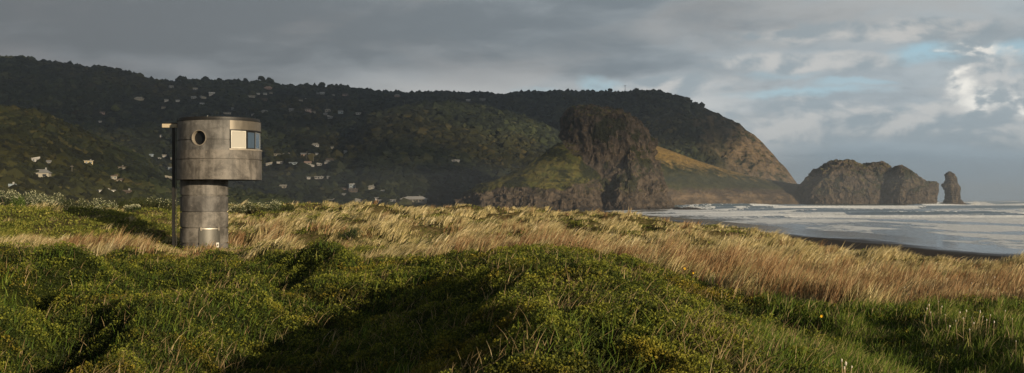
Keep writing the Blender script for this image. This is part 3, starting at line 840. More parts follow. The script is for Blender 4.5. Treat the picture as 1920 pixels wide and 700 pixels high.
def build_tower():
    D = 57.0; U = D / F
    X = lambda px: (px - 960) * U
    Zp = lambda py: CZ + (HY - py) * U
    cx, cy = X(383), D
    zg = float(ground_h(cx, cy))
    root = empty('observation_tower', (cx, cy, zg))
    tag(root, 'dark concrete pipe tower with a wide drum cabin on a narrower column', 'tower')
    def L(px): return X(px) - cx
    def H(py): return Zp(py) - zg
    con = concrete_mat('stained_concrete', band=(H(338.5) - 29.4 * U * 6, 29.4 * U)); con3 = concrete_mat('stained_concrete_wall', (.088, .083, .077), 1.0); con2 = concrete_mat('stained_concrete_drum', (.106, .095, .083), 1.0)
    dark = metal_mat('dark_metal', (.018, .017, .016), .5, .2)
    bronze = metal_mat('bronze_panel', (.13, .112, .088), .45, .45)
    steel = metal_mat('galvanised_steel', (.30, .28, .24), .4, .7)
    R1 = 43.6 * U; R2 = 75.2 * U; R3 = 76.8 * U
    dx = L(414.2); dy = -.28
    # column: stacked pipe rings, the joints are narrow recesses
    def rings(bm, c, joints, R, gap=.085, ins=.07, n=96):
        prof = []
        for i in range(len(joints) - 1):
            z0, z1 = joints[i], joints[i + 1]
            g0 = gap / 2 if i > 0 else 0; g1 = gap / 2 if i < len(joints) - 2 else 0
            if i > 0: prof.append((R - ins, z0 + g0 - .001))
            prof += [(R, z0 + g0), (R, z1 - g1)]
            if i < len(joints) - 2: prof.append((R - ins, z1 - g1 + .001))
        full = [(.02, joints[0])] + prof + [(.02, joints[-1])]
        lathe_arc(bm, c[0], c[1], full, 0, 360, n, closed_prof=False)
    bm = bmesh.new(); rings(bm, (0, 0), [-.6, H(484), H(455.5), H(427), H(397.5), H(367.5), H(338.5)], R1)
    bm_obj('column', bm, con, root)
    # drum: a shell so that windows open into a room
    t = .13
    A0, A1 = 13.0, 122.0            # bearings between which the band of windows runs
    bm = bmesh.new()
    zb, zj1, zs, zt = H(338), H(301), H(284.5), H(231)
    # lower deep ring, slightly prouder
    lathe_arc(bm, dx, dy, [(R3, zb), (R3, zj1 - .02), (R3 - .07, zj1 - .018), (R3 - .07, zj1 + .018), (R3, zj1 + .02), (R3, zs), (R2 - t, zs), (R2 - t, zb + .2), (.02, zb + .2), (.02, zb)], -180, 180, 128, closed_prof=False)
    bm_obj('lower_drum', bm, con2, root)
    bm = bmesh.new(); zj2 = H(266)
    lathe_arc(bm, dx, dy, [(R2, zs + .002), (R2, zj2 - .02), (R2 - .06, zj2 - .018), (R2 - .06, zj2 + .018), (R2, zj2 + .02), (R2, zt), (R2 - t, zt), (R2 - t, zs + .002)], A1, A0 + 360, 96)
    wall = bm_obj('upper_drum', bm, con3, root)
    # round porthole cut through the wall
    pa = math.radians(VB - 28.8); pz = H(263.3); pr = 13.8 * U
    cut = bmesh.new()
    dirv = Vector((math.sin(pa), -math.cos(pa), 0)); side = Vector((math.cos(pa), math.sin(pa), 0))
    c0 = Vector((dx, dy, pz))
    def circ(bmx, r, dist, n=40): return [bmx.verts.new(c0 + dirv * dist + (side * math.cos(2 * math.pi * k / n) + Vector((0, 0, 1)) * math.sin(2 * math.pi * k / n)) * r) for k in range(n)]
    a = circ(cut, pr, R2 - .6); b = circ(cut, pr, R2 + .4)
    for k in range(40): cut.faces.new((a[k], a[(k + 1) % 40], b[(k + 1) % 40], b[k]))
    cut.faces.new(a[::-1]); cut.faces.new(b)
    co = bm_obj('cutter', cut, con2, root)
    md = wall.modifiers.new('b', 'BOOLEAN'); md.operation = 'DIFFERENCE'; md.object = co; md.solver = 'EXACT'
    bpy.context.view_layer.update()
    me = bpy.data.meshes.new_from_object(wall.evaluated_get(bpy.context.evaluated_depsgraph_get()))
    wall.modifiers.clear(); wall.data = me; bpy.data.objects.remove(co)
    # porthole: frame ring and pane
    fr = bmesh.new(); n = 40
    loops = [circ(fr, pr + .012, R2 - .005), circ(fr, pr + .012, R2 + .035), circ(fr, pr - .022, R2 + .035), circ(fr, pr - .022, R2 - .30)]
    for q in range(3):
        for k in range(n): fr.faces.new((loops[q][k], loops[q][(k + 1) % n], loops[q + 1][(k + 1) % n], loops[q + 1][k]))
    lite = metal_mat('pale_aluminium', (.26, .225, .18), .5, .2)
    ph = bm_obj('porthole', fr, lite, root)
    gl, ntt, outt = mat('dark_glass'); gg = N(ntt)
    gb = gg.bsdf((.008, .009, .010), .25, None, 0, .25); gg.link(gb.outputs[0], outt.inputs[0])
    pn = bmesh.new(); lp = circ(pn, pr - .02, R2 - .22); lp2 = circ(pn, pr - .02, R2 - .235)
    pn.faces.new(lp); pn.faces.new(lp2[::-1])
    for k in range(n): pn.faces.new((lp[k], lp2[k], lp2[(k + 1) % n], lp[(k + 1) % n]))
    bm_obj('pane', pn, gl, ph)
    # roof cap
    bm = bmesh.new()
    lathe_arc(bm, dx, dy, [(R2 + .035, zt + .002), (R2 + .035, H(229.5)), (R2 - .04, H(228.6)), (R2 - .04, H(225)), (R2 - .1, H(224.2)), (.02, H(223)), (.02, zt + .002)], 0, 360, 96, closed_prof=False)
    bm_obj('roof', bm, dark, root)
    # fascia panel above the windows, in two sheets with a fine joint
    for a_, b_ in ((A0 + .15, 68), (68.5, A1 - .1)):
        bm = bmesh.new(); lathe_arc(bm, dx, dy, [(R2 + .012, H(247.5)), (R2 + .012, zt), (R2 - t, zt), (R2 - t, H(247.5))], a_, b_, 30)
        bm_obj('fascia_panel', bm, bronze, root)
    bm = bmesh.new(); lathe_arc(bm, dx, dy, [(R2 + .05, H(249.3)), (R2 + .05, H(247.3)), (R2 - t, H(247.3)), (R2 - t, H(249.3))], A0, A1, 48)
    bm_obj('window_head', bm, dark, root)
    bm = bmesh.new(); lathe_arc(bm, dx, dy, [(R3 + .035, zs + .002), (R3 + .03, H(282)), (R2 - t, H(281.6)), (R2 - t, zs + .002)], A0 - 1.0, A1, 48)
    bm_obj('window_sill', bm, lite, root)
    z0, z1 = H(281.4), H(249.6)
    cream = simple_mat('cream_shutter', (.34, .32, .28), .5, 0, .04, 1.0)
    white = metal_mat('window_frame_paint', (.55, .52, .45), .45, .1)
    # flat sliding shutter and panes set on chords of the drum
    def chord(name, a_, b_, r, th, material, parent, inset=0.0, zz0=z0, zz1=z1):
        pa_, pb_ = [Vector((dx + r * math.sin(math.radians(q + VB)), dy - r * math.cos(math.radians(q + VB)), 0)) for q in (a_, b_)]
        e = (pb_ - pa_).normalized(); nrm = Vector((e.y, -e.x, 0))
        pa_ = pa_ + e * inset; pb_ = pb_ - e * inset
        bm = bmesh.new(); vs = []
        for z in (zz0 + inset, zz1 - inset):
            for q in (pa_, pb_, pb_ - nrm * th, pa_ - nrm * th): vs.append(bm.verts.new((q.x, q.y, z)))
        for f in ((0, 3, 2, 1), (4, 5, 6, 7), (0, 1, 5, 4), (1, 2, 6, 5), (2, 3, 7, 6), (3, 0, 4, 7)): bm.faces.new([vs[i] for i in f])
        return bm_obj(name, bm, material, parent)
    def framed(name, a_, b_, r, mfr, mpane, pane_name, fw=.05):
        pa_, pb_ = [Vector((dx + r * math.sin(math.radians(q + VB)), dy - r * math.cos(math.radians(q + VB)), 0)) for q in (a_, b_)]
        e = (pb_ - pa_).normalized(); nrm = Vector((e.y, -e.x, 0)); Ln = (pb_ - pa_).length
        bm = bmesh.new()
        def bar(u0, u1, w0, w1):
            vs = []
            for w in (w0, w1):
                for q in (pa_ + e * u0, pa_ + e * u1, pa_ + e * u1 - nrm * .06, pa_ + e * u0 - nrm * .06): vs.append(bm.verts.new((q.x, q.y, w)))
            for f in ((0, 3, 2, 1), (4, 5, 6, 7), (0, 1, 5, 4), (1, 2, 6, 5), (2, 3, 7, 6), (3, 0, 4, 7)): bm.faces.new([vs[i] for i in f])
        bar(0, fw, z0, z1); bar(Ln - fw, Ln, z0, z1); bar(fw, Ln - fw, z0, z0 + fw); bar(fw, Ln - fw, z1 - fw, z1)
        o = bm_obj(name, bm, mfr, root)
        chord(pane_name, a_, b_, r - .02, .02, mpane, o, inset=fw - .004)
        return o
    sh = framed('shutter', 14.6, 37.0, R2 + .035, white, cream, 'shutter_panel', .035)
    blue, nb, ob = mat('sky_glass'); gg = N(nb)
    gb = gg.bsdf((.035, .055, .08), .05, None, 0, 1.0); gg.link(gb.outputs[0], ob.inputs[0])
    framed('window', 40.5, 58.5, R2 - .02, dark, blue, 'pane', .045)
    framed('window', 59, 84, R2 - .02, metal_mat('window_frame_grey', (.20, .21, .21), .4, .4), blue, 'pane', .07)
    framed('window', 84.5, 119, R2 - .02, dark, blue, 'pane', .06)
    # room inside: floor seen through the open gap
    bm = bmesh.new(); lathe_arc(bm, dx, dy, [(.02, zs - .3), (R2 - t - .01, zs - .3), (R2 - t - .01, zs - .25), (.02, zs - .25)], 0, 360, 48, closed_prof=False)
    bm_obj('cabin_floor', bm, dark, root)
    # spout beam and downpipe on the left
    bm = bmesh.new(); add_box(bm, L(309.5), L(337), dy - .22, dy + .12, H(240.5), H(233.5))
    bm_obj('spout_beam', bm, simple_mat('pale_timber', (.40, .33, .23), .7), root)
    bm = bmesh.new(); add_box(bm, L(313), L(340), dy - .25, dy + .15, H(233.4), H(231.6), )
    bm_obj('spout_cap', bm, dark, root)
    bm = bmesh.new(); add_box(bm, L(327.4), L(332.2), dy - .16, dy - .04, H(462), H(240.6))
    bm_obj('downpipe', bm, dark, root)
    bm = bmesh.new(); add_tube(bm, [(L(333.2), dy + .02, H(462)), (L(333.2), dy + .02, H(240.6))], .018, 8)
    bm_obj('cable_conduit', bm, dark, root)
    # curved service hatch with a hinge rail and a notice
    zh0, zh1 = H(474), H(430)
    a0 = math.degrees(math.asin((374 - 383) / 44)); a1 = math.degrees(math.asin((410.5 - 383) / 44))
    bm = bmesh.new(); lathe_arc(bm, 0, 0, [(R1 + .005, zh0), (R1 + .06, zh0), (R1 + .06, zh1), (R1 + .005, zh1)], a0, a1, 20)
    hatch = bm_obj('hatch', bm, metal_mat('hatch_metal', (.085, .080, .068), .42, .4), root)
    bm = bmesh.new(); lathe_arc(bm, 0, 0, [(R1 + .06, H(429.3)), (R1 + .10, H(429.3)), (R1 + .10, H(427)), (R1 + .06, H(427))], a0 + 2, a1 - 4, 20)
    bm_obj('hinge_rail', bm, steel, hatch)
    for q in (a0 + 5, a1 - 6):
        bm = bmesh.new(); lathe_arc(bm, 0, 0, [(R1 + .005, H(431.5)), (R1 + .12, H(431.5)), (R1 + .12, H(425.6)), (R1 + .005, H(425.6))], q - 1.6, q + 1.6, 2)
        bm_obj('hinge', bm, lite, hatch)
    bm = bmesh.new(); lathe_arc(bm, 0, 0, [(R1 + .061, H(463)), (R1 + .068, H(463)), (R1 + .068, H(454)), (R1 + .061, H(454))], 27.5, 34.5, 4)
    bm_obj('notice_plate', bm, simple_mat('white_plate', (.6, .58, .52), .5, 0, .05), hatch)
    bm = bmesh.new(); lathe_arc(bm, 0, 0, [(R1 + .069, H(460.8)), (R1 + .072, H(460.8)), (R1 + .072, H(456.5)), (R1 + .069, H(456.5))], 29.2, 33, 3)
    bm_obj('notice_symbol', bm, simple_mat('plate_ink', (.12, .10, .08), .6, 0, .05), hatch)
    # thin aerial on the roof edge
    bm = bmesh.new(); add_tube(bm, [(L(383), .6, H(224)), (L(383), .6, H(215.5))], .012, 6); bm_obj('aerial', bm, steel, root)
    return root
# ---------------------------------------------------------------- grasses and ground cover
def blades(name, root, h, w, lean, ldir, tint, material, segs=2, droop=.35, label=None, cat='grass', faceaz=None):
    n = len(root)
    az = rng.uniform(0, np.pi, n) if faceaz is None else faceaz
    lv = np.stack([np.cos(ldir), np.sin(ldir), np.zeros(n)], -1)
    wv = np.stack([np.cos(az), np.sin(az), np.zeros(n)], -1)
    V = np.empty((n, (segs + 1) * 2, 3), np.float32)
    for s in range(segs + 1):
        t = s / segs
        c = root + lv * (lean * h * t ** 1.6)[:, None]
        c = c + np.array([0, 0, 1.0]) * (h * (t - droop * lean * t ** 2.2))[:, None]
        ww = (w * (1 - .88 * t ** 1.5) * .5)[:, None] * wv
        V[:, 2 * s] = c - ww; V[:, 2 * s + 1] = c + ww
    q = np.array([[2 * s, 2 * s + 1, 2 * s + 3, 2 * s + 2] for s in range(segs)])
    Q = (q[None] + (np.arange(n) * (segs + 1) * 2)[:, None, None]).reshape(-1, 4)
    T = np.repeat(tint, (segs + 1) * 2)
    o = mesh_np(name, V.reshape(-1, 3), Q, material, False, {'tint': T})
    tag(o, label, cat, kind='stuff'); return o

def leaves(name, c, size, tint, material, label=None, cat='plants', up=.6, parent=None, kind='stuff', slim=.5):
    n = len(c)
    d = rng.normal(size=(n, 3)); d[:, 2] = np.abs(d[:, 2]) * up + .15; d /= np.linalg.norm(d, axis=1)[:, None]
    e = np.cross(d, rng.normal(size=(n, 3))); e /= np.linalg.norm(e, axis=1)[:, None]
    s = size[:, None]
    V = np.stack([c - d * s * .5, c + e * s * slim * .5, c + d * s * .5, c - e * s * slim * .5], 1).reshape(-1, 3)
    Q = np.arange(4 * n).reshape(-1, 4)
    o = mesh_np(name, V, Q, material, False, {'tint': np.repeat(tint, 4)}, parent=parent)
    if kind: tag(o, label, cat, kind=kind)
    return o

def front_edge(px):   # distance where the green mat of the foreground gives way to dune grass
    return np.interp(px, [-300, 0, 250, 450, 620, 750, 900, 1100, 1250, 1400, 1550, 2100], [44, 43, 40, 38, 36, 33, 31.5, 31, 28, 24.5, 21.8, 20.8])

def meadow(px, d):    # 0..1 weight of the bright long grass on the lower right
    return smooth(1360, 1600, px + 120 * n2(px / 160, np.log(d) * 6)) * smooth(9, 12, d)

def clampv(v): return np.clip(v, 0, 1)

def sample(n, d0, d1, p0=-160, p1=2080, pw=0.0):
    if pw:      # ground beside the view is covered too, a little more thinly
        m = int(n * pw); px = np.concatenate([rng.uniform(p0, p1, n), rng.uniform(-1100, p0, m), rng.uniform(p1, 3100, m)]); n = len(px)
    else: px = rng.uniform(p0, p1, n)
    u = rng.uniform(size=n)
    d = np.exp(math.log(d0) + (math.log(d1) - math.log(d0)) * u)
    return px, d, (px - 960) / F * d, d

def build_foreground():
    mat_leaf = veg_mat('mat_leaf', [(0, (.010, .016, .004)), (.4, (.050, .066, .008)), (.66, (.165, .175, .018)), (.9, (.24, .245, .032)), (1, (.28, .28, .055))], trans=.25,
                       patch=(.55, .50, .66, (1.25, .92, .8)))
    green = veg_mat('green_blade', [(0, (.024, .050, .008)), (.45, (.090, .150, .016)), (.8, (.19, .24, .034)), (.93, (.30, .27, .08)), (1, (.40, .32, .15))], trans=.38)
    straw = veg_mat('straw_blade', [(0, (.11, .075, .035)), (.4, (.27, .185, .085)), (.8, (.42, .315, .155)), (1, (.50, .40, .22))], trans=.3)
    # small-leaved creeping mat
    px, d, x, y = sample(1250000, 7.0, 46, pw=.16)
    ed = front_edge(px) + 2.6 * n2(x / 2.2, y / 2.5) + 1.2 * n2(x / .8, y / .8)
    mw = meadow(px, d)
    k = (d < ed) & (rng.uniform(size=len(px)) > .45 * mw)
    px, d, x, y, mw = px[k], d[k], x[k], y[k], mw[k]
    h = ground_h(x, y)
    cl = fbm2(x / .55 + 3, y / .55, 3); cl2 = fbm2(x / 2.5, y / 2.5 + 8, 2)
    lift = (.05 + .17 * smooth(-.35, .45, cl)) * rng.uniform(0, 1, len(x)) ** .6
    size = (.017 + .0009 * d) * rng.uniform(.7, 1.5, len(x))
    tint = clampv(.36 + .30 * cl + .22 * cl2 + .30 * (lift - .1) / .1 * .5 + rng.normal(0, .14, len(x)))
    leaves('creeping_mat', np.stack([x, y, h + lift], -1), size, tint, mat_leaf, 'low small leaved creeping mat covering the front slope', 'ground cover', up=.9, slim=.6)
    # longer dark sprigs poking out of it
    px, d, x, y = sample(100000, 7.0, 44, pw=.2)
    k = (d < front_edge(px) + 1.5 * n2(x / 2, y / 2)) & (rng.uniform(size=len(px)) < (.35 + .65 * smooth(0, .35, fbm2(x / .9 + 20, y / .9, 3))) * (1 - .6 * smooth(700, 900, px) * smooth(1500, 1350, px)))
    px, d, x, y = px[k], d[k], x[k], y[k]; n = len(px)
    lush = smooth(.05, .45, fbm2(x / 1.6 + 40, y / 1.6, 3)); mw = meadow(px, d)
    h = rng.uniform(.10, .24, n) * (1 + .5 * lush + .2 * mw)
    tint = clampv(rng.normal(.30, .16, n) + .25 * lush + .25 * mw)
    blades('lush_grass', np.stack([x, y, ground_h(x, y) - .02], -1), h, (.007 + .0006 * d) * rng.uniform(.7, 1.3, n), rng.uniform(.1, .8, n), rng.normal(.3, 1.3, n), tint, green, 2, label='green grass blades growing up through the mat', cat='grass')
    # meadow of long grass, lower right
    px, d, x, y = sample(330000, 7.5, 28, 1300, 2100, pw=.3)
    k = (d < front_edge(px) + 1.5 * n2(x / 1.2, y / 1.2)) & (rng.uniform(size=len(px)) < meadow(px, d) * (.12 + .88 * smooth(-.22, .2, fbm2(x / 1.1 + 15, y / 1.3, 3))))
    px, d, x, y = px[k], d[k], x[k], y[k]; n = len(px)
    cl = fbm2(x / .7, y / .7, 3)
    h = rng.uniform(.10, .26, n) * (1 + .8 * smooth(-.1, .4, cl))
    tint = clampv(rng.normal(.50, .24, n) + .35 * cl + (rng.uniform(size=n) < .12) * .5)
    blades('meadow_grass', np.stack([x, y, ground_h(x, y) - .02], -1), h, (.007 + .0006 * d) * rng.uniform(.7, 1.4, n), rng.uniform(.15, .9, n), rng.normal(.2, 1.1, n), tint, green, 3, label='bright green long grass on the lower right slope', cat='grass')
    # dry stalks scattered over everything in front
    px, d, x, y = sample(46000, 7.0, 46, pw=.2)
    dn = smooth(-.05, .5, fbm2(x / 1.3 + 60, y / 1.3, 3))
    k = (d < front_edge(px) + 2) & (rng.uniform(size=len(px)) < .10 + .9 * dn)
    px, d, x, y = px[k], d[k], x[k], y[k]; n = len(px)
    blades('dry_stalks', np.stack([x, y, ground_h(x, y) - .02], -1), rng.uniform(.15, .42, n), (.0045 + .00045 * d) * rng.uniform(.7, 1.3, n), rng.uniform(.2, 1.1, n), rng.normal(.2, 1.2, n), clampv(rng.normal(.5, .25, n)), straw, 3, label='dry straw stalks scattered through the green mat', cat='grass')

def clump(x, y): return fbm2(x / 3.2 + 77, y / 4.5 + 5, 2)

def build_dune_grass():
    straw = veg_mat('dune_straw', [(0, (.070, .070, .024)), (.25, (.17, .150, .062)), (.5, (.40, .33, .145)), (.8, (.64, .52, .26)), (1, (.76, .65, .40))], trans=.35)
    red = veg_mat('russet_blade', [(0, (.09, .048, .020)), (.4, (.23, .130, .058)), (.75, (.40, .255, .125)), (1, (.52, .40, .23))], trans=.35)
    green = veg_mat('dune_green', [(0, (.030, .042, .008)), (.45, (.105, .125, .018)), (.8, (.24, .235, .042)), (1, (.38, .32, .08))], trans=.3)
    # tuft centres
    def tufts(nt, d0, d1, p0, p1, cond):
        px, d, x, y = sample(nt, d0, d1, p0, p1, pw=.14)
        g = ground_h(x, y)
        k = cond(px, d, x, y, g)
        return px[k], d[k], x[k], y[k], g[k]
    def greenness(px, d, x, y):
        py_l = smooth(360, 240, px) * smooth(50, 58, d) * smooth(99, 92, d)                  # the mound left of the tower
        mid = smooth(700, 600, px) * smooth(400, 440, px) * smooth(72, 84, d) * (d < 135)
        g = np.maximum(py_l * .92, mid * .70)
        g = np.maximum(g, .9 * smooth(430, 300, px) * smooth(52, 60, d))
        lo = smooth(.02, -.30, lumps(x, y))
        g = g + .75 * lo * smooth(1800, 1300, px)
        g = g + .8 * np.exp(-((d - 90) / 3.5) ** 2) * smooth(820, 900, px) * smooth(1480, 1300, px) + .55 * np.exp(-((d - 110) / 4) ** 2) * smooth(600, 700, px) * smooth(1300, 1200, px)
        n = fbm2(x / 7 + 11, y / 9, 3)
        g = g + .95 * smooth(.10, .42, n) * smooth(1500, 1200, px) + .35 * smooth(.2, .5, n)
        return np.clip(g + .35 * fbm2(x / 3, y / 3 + 5, 2), 0, 1)
    def russet(px, d, x, y):
        a = .32 * smooth(1270, 1400, px) * smooth(58, 36, d) * smooth(18, 22, d)
        b = .32 * smooth(390, 470, px) * smooth(740, 600, px) * smooth(76, 64, d) * smooth(44, 50, d)
        c = smooth(60, 200, px) * smooth(460, 380, px) * smooth(62, 52, d) * .25
        e = smooth(700, 800, px) * smooth(44, 36, d) * .35
        return np.clip(np.maximum.reduce([a, b, c, e]) + .5 * fbm2(x / 5 + 3, y / 5, 3), 0, 1)
    edge = lambda px, x, y: front_edge(px) + 2.0 * n2(x / 2.2, y / 2.5)
    # near and middle dune grass
    def emit(name, sel, px, d, x, y, g, per, hh, ww, material, lean, label, spread, tmean, trng=.18, segs=3):
        px, d, x, y, g = px[sel], d[sel], x[sel], y[sel], g[sel]; m = len(px)
        if not m: return
        cl = fbm2(x / 4.5, y / 4.5, 3)
        hs = hh * (1 + .45 * cl) * (.75 + .5 * smooth(-.3, .3, lumps(x, y))) * rng.uniform(.7, 1.25, m) * (.38 + .62 * smooth(2.0, 5.5, np.hypot(x - TX - 1.0, y - TY + 1.5))) * (1 - .5 * smooth(230, 300, px) * smooth(500, 440, px) * smooth(60, 57, d)) * (.55 + .75 * smooth(-.25, .35, clump(x, y)))
        rep = lambda a: np.repeat(a, per)
        r = np.abs(rng.normal(0, 1, m * per)) * rep(spread * (.8 + d / 160)); a = rng.uniform(0, 2 * np.pi, m * per)
        X = rep(x) + r * np.cos(a); Y = rep(y) + r * np.sin(a)
        n = m * per
        # wind from the left; blades also splay away from the tuft centre
        wd = .15 + .5 * n2(rep(x) / 14, rep(y) / 14) + rep(rng.normal(0, .45, m))
        ldx = np.cos(wd) * 1.0 + .55 * np.cos(a) * rng.uniform(0, 1, n); ldy = np.sin(wd) + .55 * np.sin(a) * rng.uniform(0, 1, n)
        ld = np.arctan2(ldy, ldx)
        tint = clampv(rep(tmean + .20 * cl + .35 * clump(x, y) + rng.normal(0, .13, m)) + rng.normal(0, trng, n))
        blades(name, np.stack([X, Y, rep(g) - .05 + 0 * X], -1), rep(hs) * rng.uniform(.65, 1.2, n), (ww + .00058 * rep(d)) * rng.uniform(.7, 1.4, n), lean * rng.uniform(.5, 1.35, n), ld, tint, material, segs, droop=.45, label=label)
    px, d, x, y, g = tufts(46000, 19, 200, -160, 2080, lambda px, d, x, y, g: (d > edge(px, x, y)) & (g > 2.6) & (np.hypot(x - TX, y - TY) > 1.45) & ~((px < 330) & (d > 98)) )
    gr = greenness(px, d, x, y); ru = russet(px, d, x, y); u = rng.uniform(size=len(px)); keepd = rng.uniform(size=len(px)) < .18 + .82 * smooth(-.28, .02, clump(x, y))
    isg = u < gr; isr = ~isg & (rng.uniform(size=len(px)) < ru); iss = ~isg & ~isr
    thin = keepd
    emit('dune_grass', iss & thin, px, d, x, y, g, 26, .44, .006, straw, .62, 'wind combed pale straw dune grass', .20, .52)
    emit('russet_grass', isr & thin, px, d, x, y, g, 24, .58, .005, red, .40, 'upright reddish brown grass', .22, .50)
    emit('green_dune_cover', isg & thin, px, d, x, y, g, 26, .20, .009, green, .8, 'olive green low growth on the dunes', .34, .48)
    # extra tall plumes along the crests
    px, d, x, y, g = tufts(5200, 27, 170, -160, 2080, lambda px, d, x, y, g: (d > edge(px, x, y) + 1) & (g > 3.0) & (np.hypot(x - TX, y - TY) > 1.6) & (px > 420) & (fbm2(x / 6 + 9, y / 8, 3) > .05))
    al = np.ones(len(px), bool); nearr = (px > 1280) & (d < 48)
    emit('dune_grass', al & ~nearr, px, d, x, y, g, 34, .85, .005, straw, 1.0, 'taller drooping straw plumes on the dune crests', .16, .66)
    # olive carpet under the tufts so that little bare litter shows
    px, d, x, y = sample(330000, 27, 185, pw=.14)
    g = ground_h(x, y)
    k = (d > front_edge(px) - 1) & (g > 2.7) & (np.hypot(x - TX, y - TY) > 1.35)
    gr = greenness(px, d, x, y)
    k &= rng.uniform(size=len(px)) < .30 + .70 * gr
    px, d, x, y, g, gr = px[k], d[k], x[k], y[k], g[k], gr[k]
    cl = fbm2(x / 1.2, y / 1.2, 3)
    leaves('low_dune_herbs', np.stack([x, y, g + rng.uniform(0, .22, len(x)) * (1 + cl)], -1), (.03 + .0014 * d) * rng.uniform(.7, 1.5, len(x)), clampv(.40 + .3 * cl + .15 * gr + rng.normal(0, .2, len(x))), green, 'low herbs filling the hollows between the grass tufts', 'ground cover', up=1.0)

# ---------------------------------------------------------------- countable plants
def make_bush(name, x, y, z, rx, h, n, leafm, twigm, size, label, cat='shrub', group=None, tips=0.0, tipm=None, seed=0):
    root = empty(name, (x, y, z)); tag(root, label, cat, group)
    r2 = np.random.default_rng(seed + 100)
    # lobes of the crown
    nl = 9
    lc = np.stack([r2.uniform(-.75, .75, nl) * rx, r2.uniform(-.6, .6, nl) * rx, r2.uniform(.35, .75, nl) * h], -1); lr = r2.uniform(.32, .55, nl)
    pick = r2.integers(0, nl, n)
    v = r2.normal(size=(n, 3)); v /= np.linalg.norm(v, axis=1)[:, None]
    rad = r2.uniform(.55, 1.05, n) ** .5
    c = lc[pick] + v * (rad * lr[pick])[:, None] * np.array([rx, rx, h * .75])
    c[:, 2] = np.maximum(c[:, 2], .03)
    s = size * r2.uniform(.7, 1.4, n)
    tint = np.clip(.35 + .30 * v[:, 2] * 0 + r2.normal(0, .22, n), 0, 1)
    leaves('foliage', c, s, tint, leafm, parent=root, kind=None, up=1.0, slim=.45)
    if tips:
        k = r2.uniform(size=n) < tips
        k &= (v[:, 2] > -.1)
        cc = c[k] * 1.04; m = len(cc)
        leaves('pale_leaf_tips', cc + np.array([0, 0, size * .4]), size * 1.15 * r2.uniform(.8, 1.3, m), np.clip(r2.normal(.7, .2, m), 0, 1), tipm, parent=root, kind=None, up=2.2, slim=.5)['kind'] = 'stuff'
    bm = bmesh.new()
    for q in range(6):
        t = lc[q % nl]; add_tube(bm, [(0, 0, -.15), (t[0] * .4, t[1] * .4, t[2] * .5), tuple(t)], [.05 * h, .035 * h, .012 * h], 6)
    bm_obj('stem', bm, twigm, root)
    return root

def build_bushes():
    leafm = veg_mat('flax_green', [(0, (.012, .022, .008)), (.5, (.035, .055, .016)), (1, (.10, .12, .03))], trans=.2)
    bright = veg_mat('bright_leaf', [(0, (.03, .055, .008)), (.5, (.085, .14, .018)), (1, (.20, .24, .04))], trans=.3)
    olive = veg_mat('olive_leaf', [(0, (.018, .026, .008)), (.5, (.050, .060, .018)), (1, (.12, .12, .035))], trans=.25)
    tipm = veg_mat('pale_tip', [(0, (.20, .22, .10)), (.6, (.42, .42, .25)), (1, (.60, .58, .40))], trans=.3)
    twig = simple_mat('twig', (.08, .06, .04), .9)
    G = 'shrubs in a row behind the dunes'
    def put(px, pytop, wpx, d, lab, lm, tips=0.0, n=2600, grp=G, k=0):
        x = (px - 960) / F * d; z = float(ground_h(x, d)); top = CZ + (HY - pytop) / F * d
        h = max(.7, top - z); rx = wpx / F * d / 2
        make_bush('coastal_shrub', x, d, z, rx, h, n, lm, twig, .026 * d / 30, lab, group=grp, tips=tips, tipm=tipm, seed=k)
    rows = [
     (12, 359, 44, 100, 'pale tipped shrub at the far left edge behind the mound', leafm, .45),
     (30, 366, 30, 98, 'bright green low shrub between the two pale tipped shrubs on the left mound', bright, 0),
     (52, 361, 44, 104, 'left half of the silvery shrub clump on the left mound', leafm, .55),
     (88, 362, 52, 103, 'right half of the silvery shrub clump on the left mound', leafm, .5),
     (126, 374, 34, 112, 'low green shrub just right of the silvery clump', olive, .05),
     (158, 376, 36, 118, 'small olive shrub below the white house with the pale wall', olive, .12),
     (196, 374, 44, 108, 'shrub with whitish leaf tips above the dark dune shadow', leafm, .35),
     (232, 372, 44, 122, 'round olive shrub second right of the whitish tipped one', olive, 0),
     (262, 370, 44, 126, 'rounded green shrub midway between the mound and the tower', olive, 0),
     (290, 371, 40, 122, 'dense olive shrub left of the tower downpipe', olive, .06),
     (316, 375, 36, 120, 'last shrub of the row before the tower column', olive, .1),
     (248, 384, 30, 104, 'small pale tipped shrub low in front of the row left of the tower', leafm, .35),
     (444, 383, 38, 118, 'green shrub directly right of the tower column', olive, .25),
     (472, 381, 34, 120, 'middling green shrub second right of the tower column', olive, .2),
     (508, 378, 46, 116, 'largest pale flecked shrub right of the tower', leafm, .4),
     (540, 383, 30, 124, 'little dark shrub tucked behind the first grass plume', olive, 0),
    ]
    for k, r in enumerate(rows): put(*r, k=k)
    put(657, 444, 40, 62, 'dark green bush standing among the straw grass right of the tower', leafm, .02, 1800, None, 31)
    put(568, 436, 50, 72, 'low spreading grey green bush between the tower and the dark bush', olive, .15, 1500, None, 32)
    put(822, 418, 40, 88, 'small olive bush sunk in the grass in the middle distance', olive, 0, 1200, None, 33)

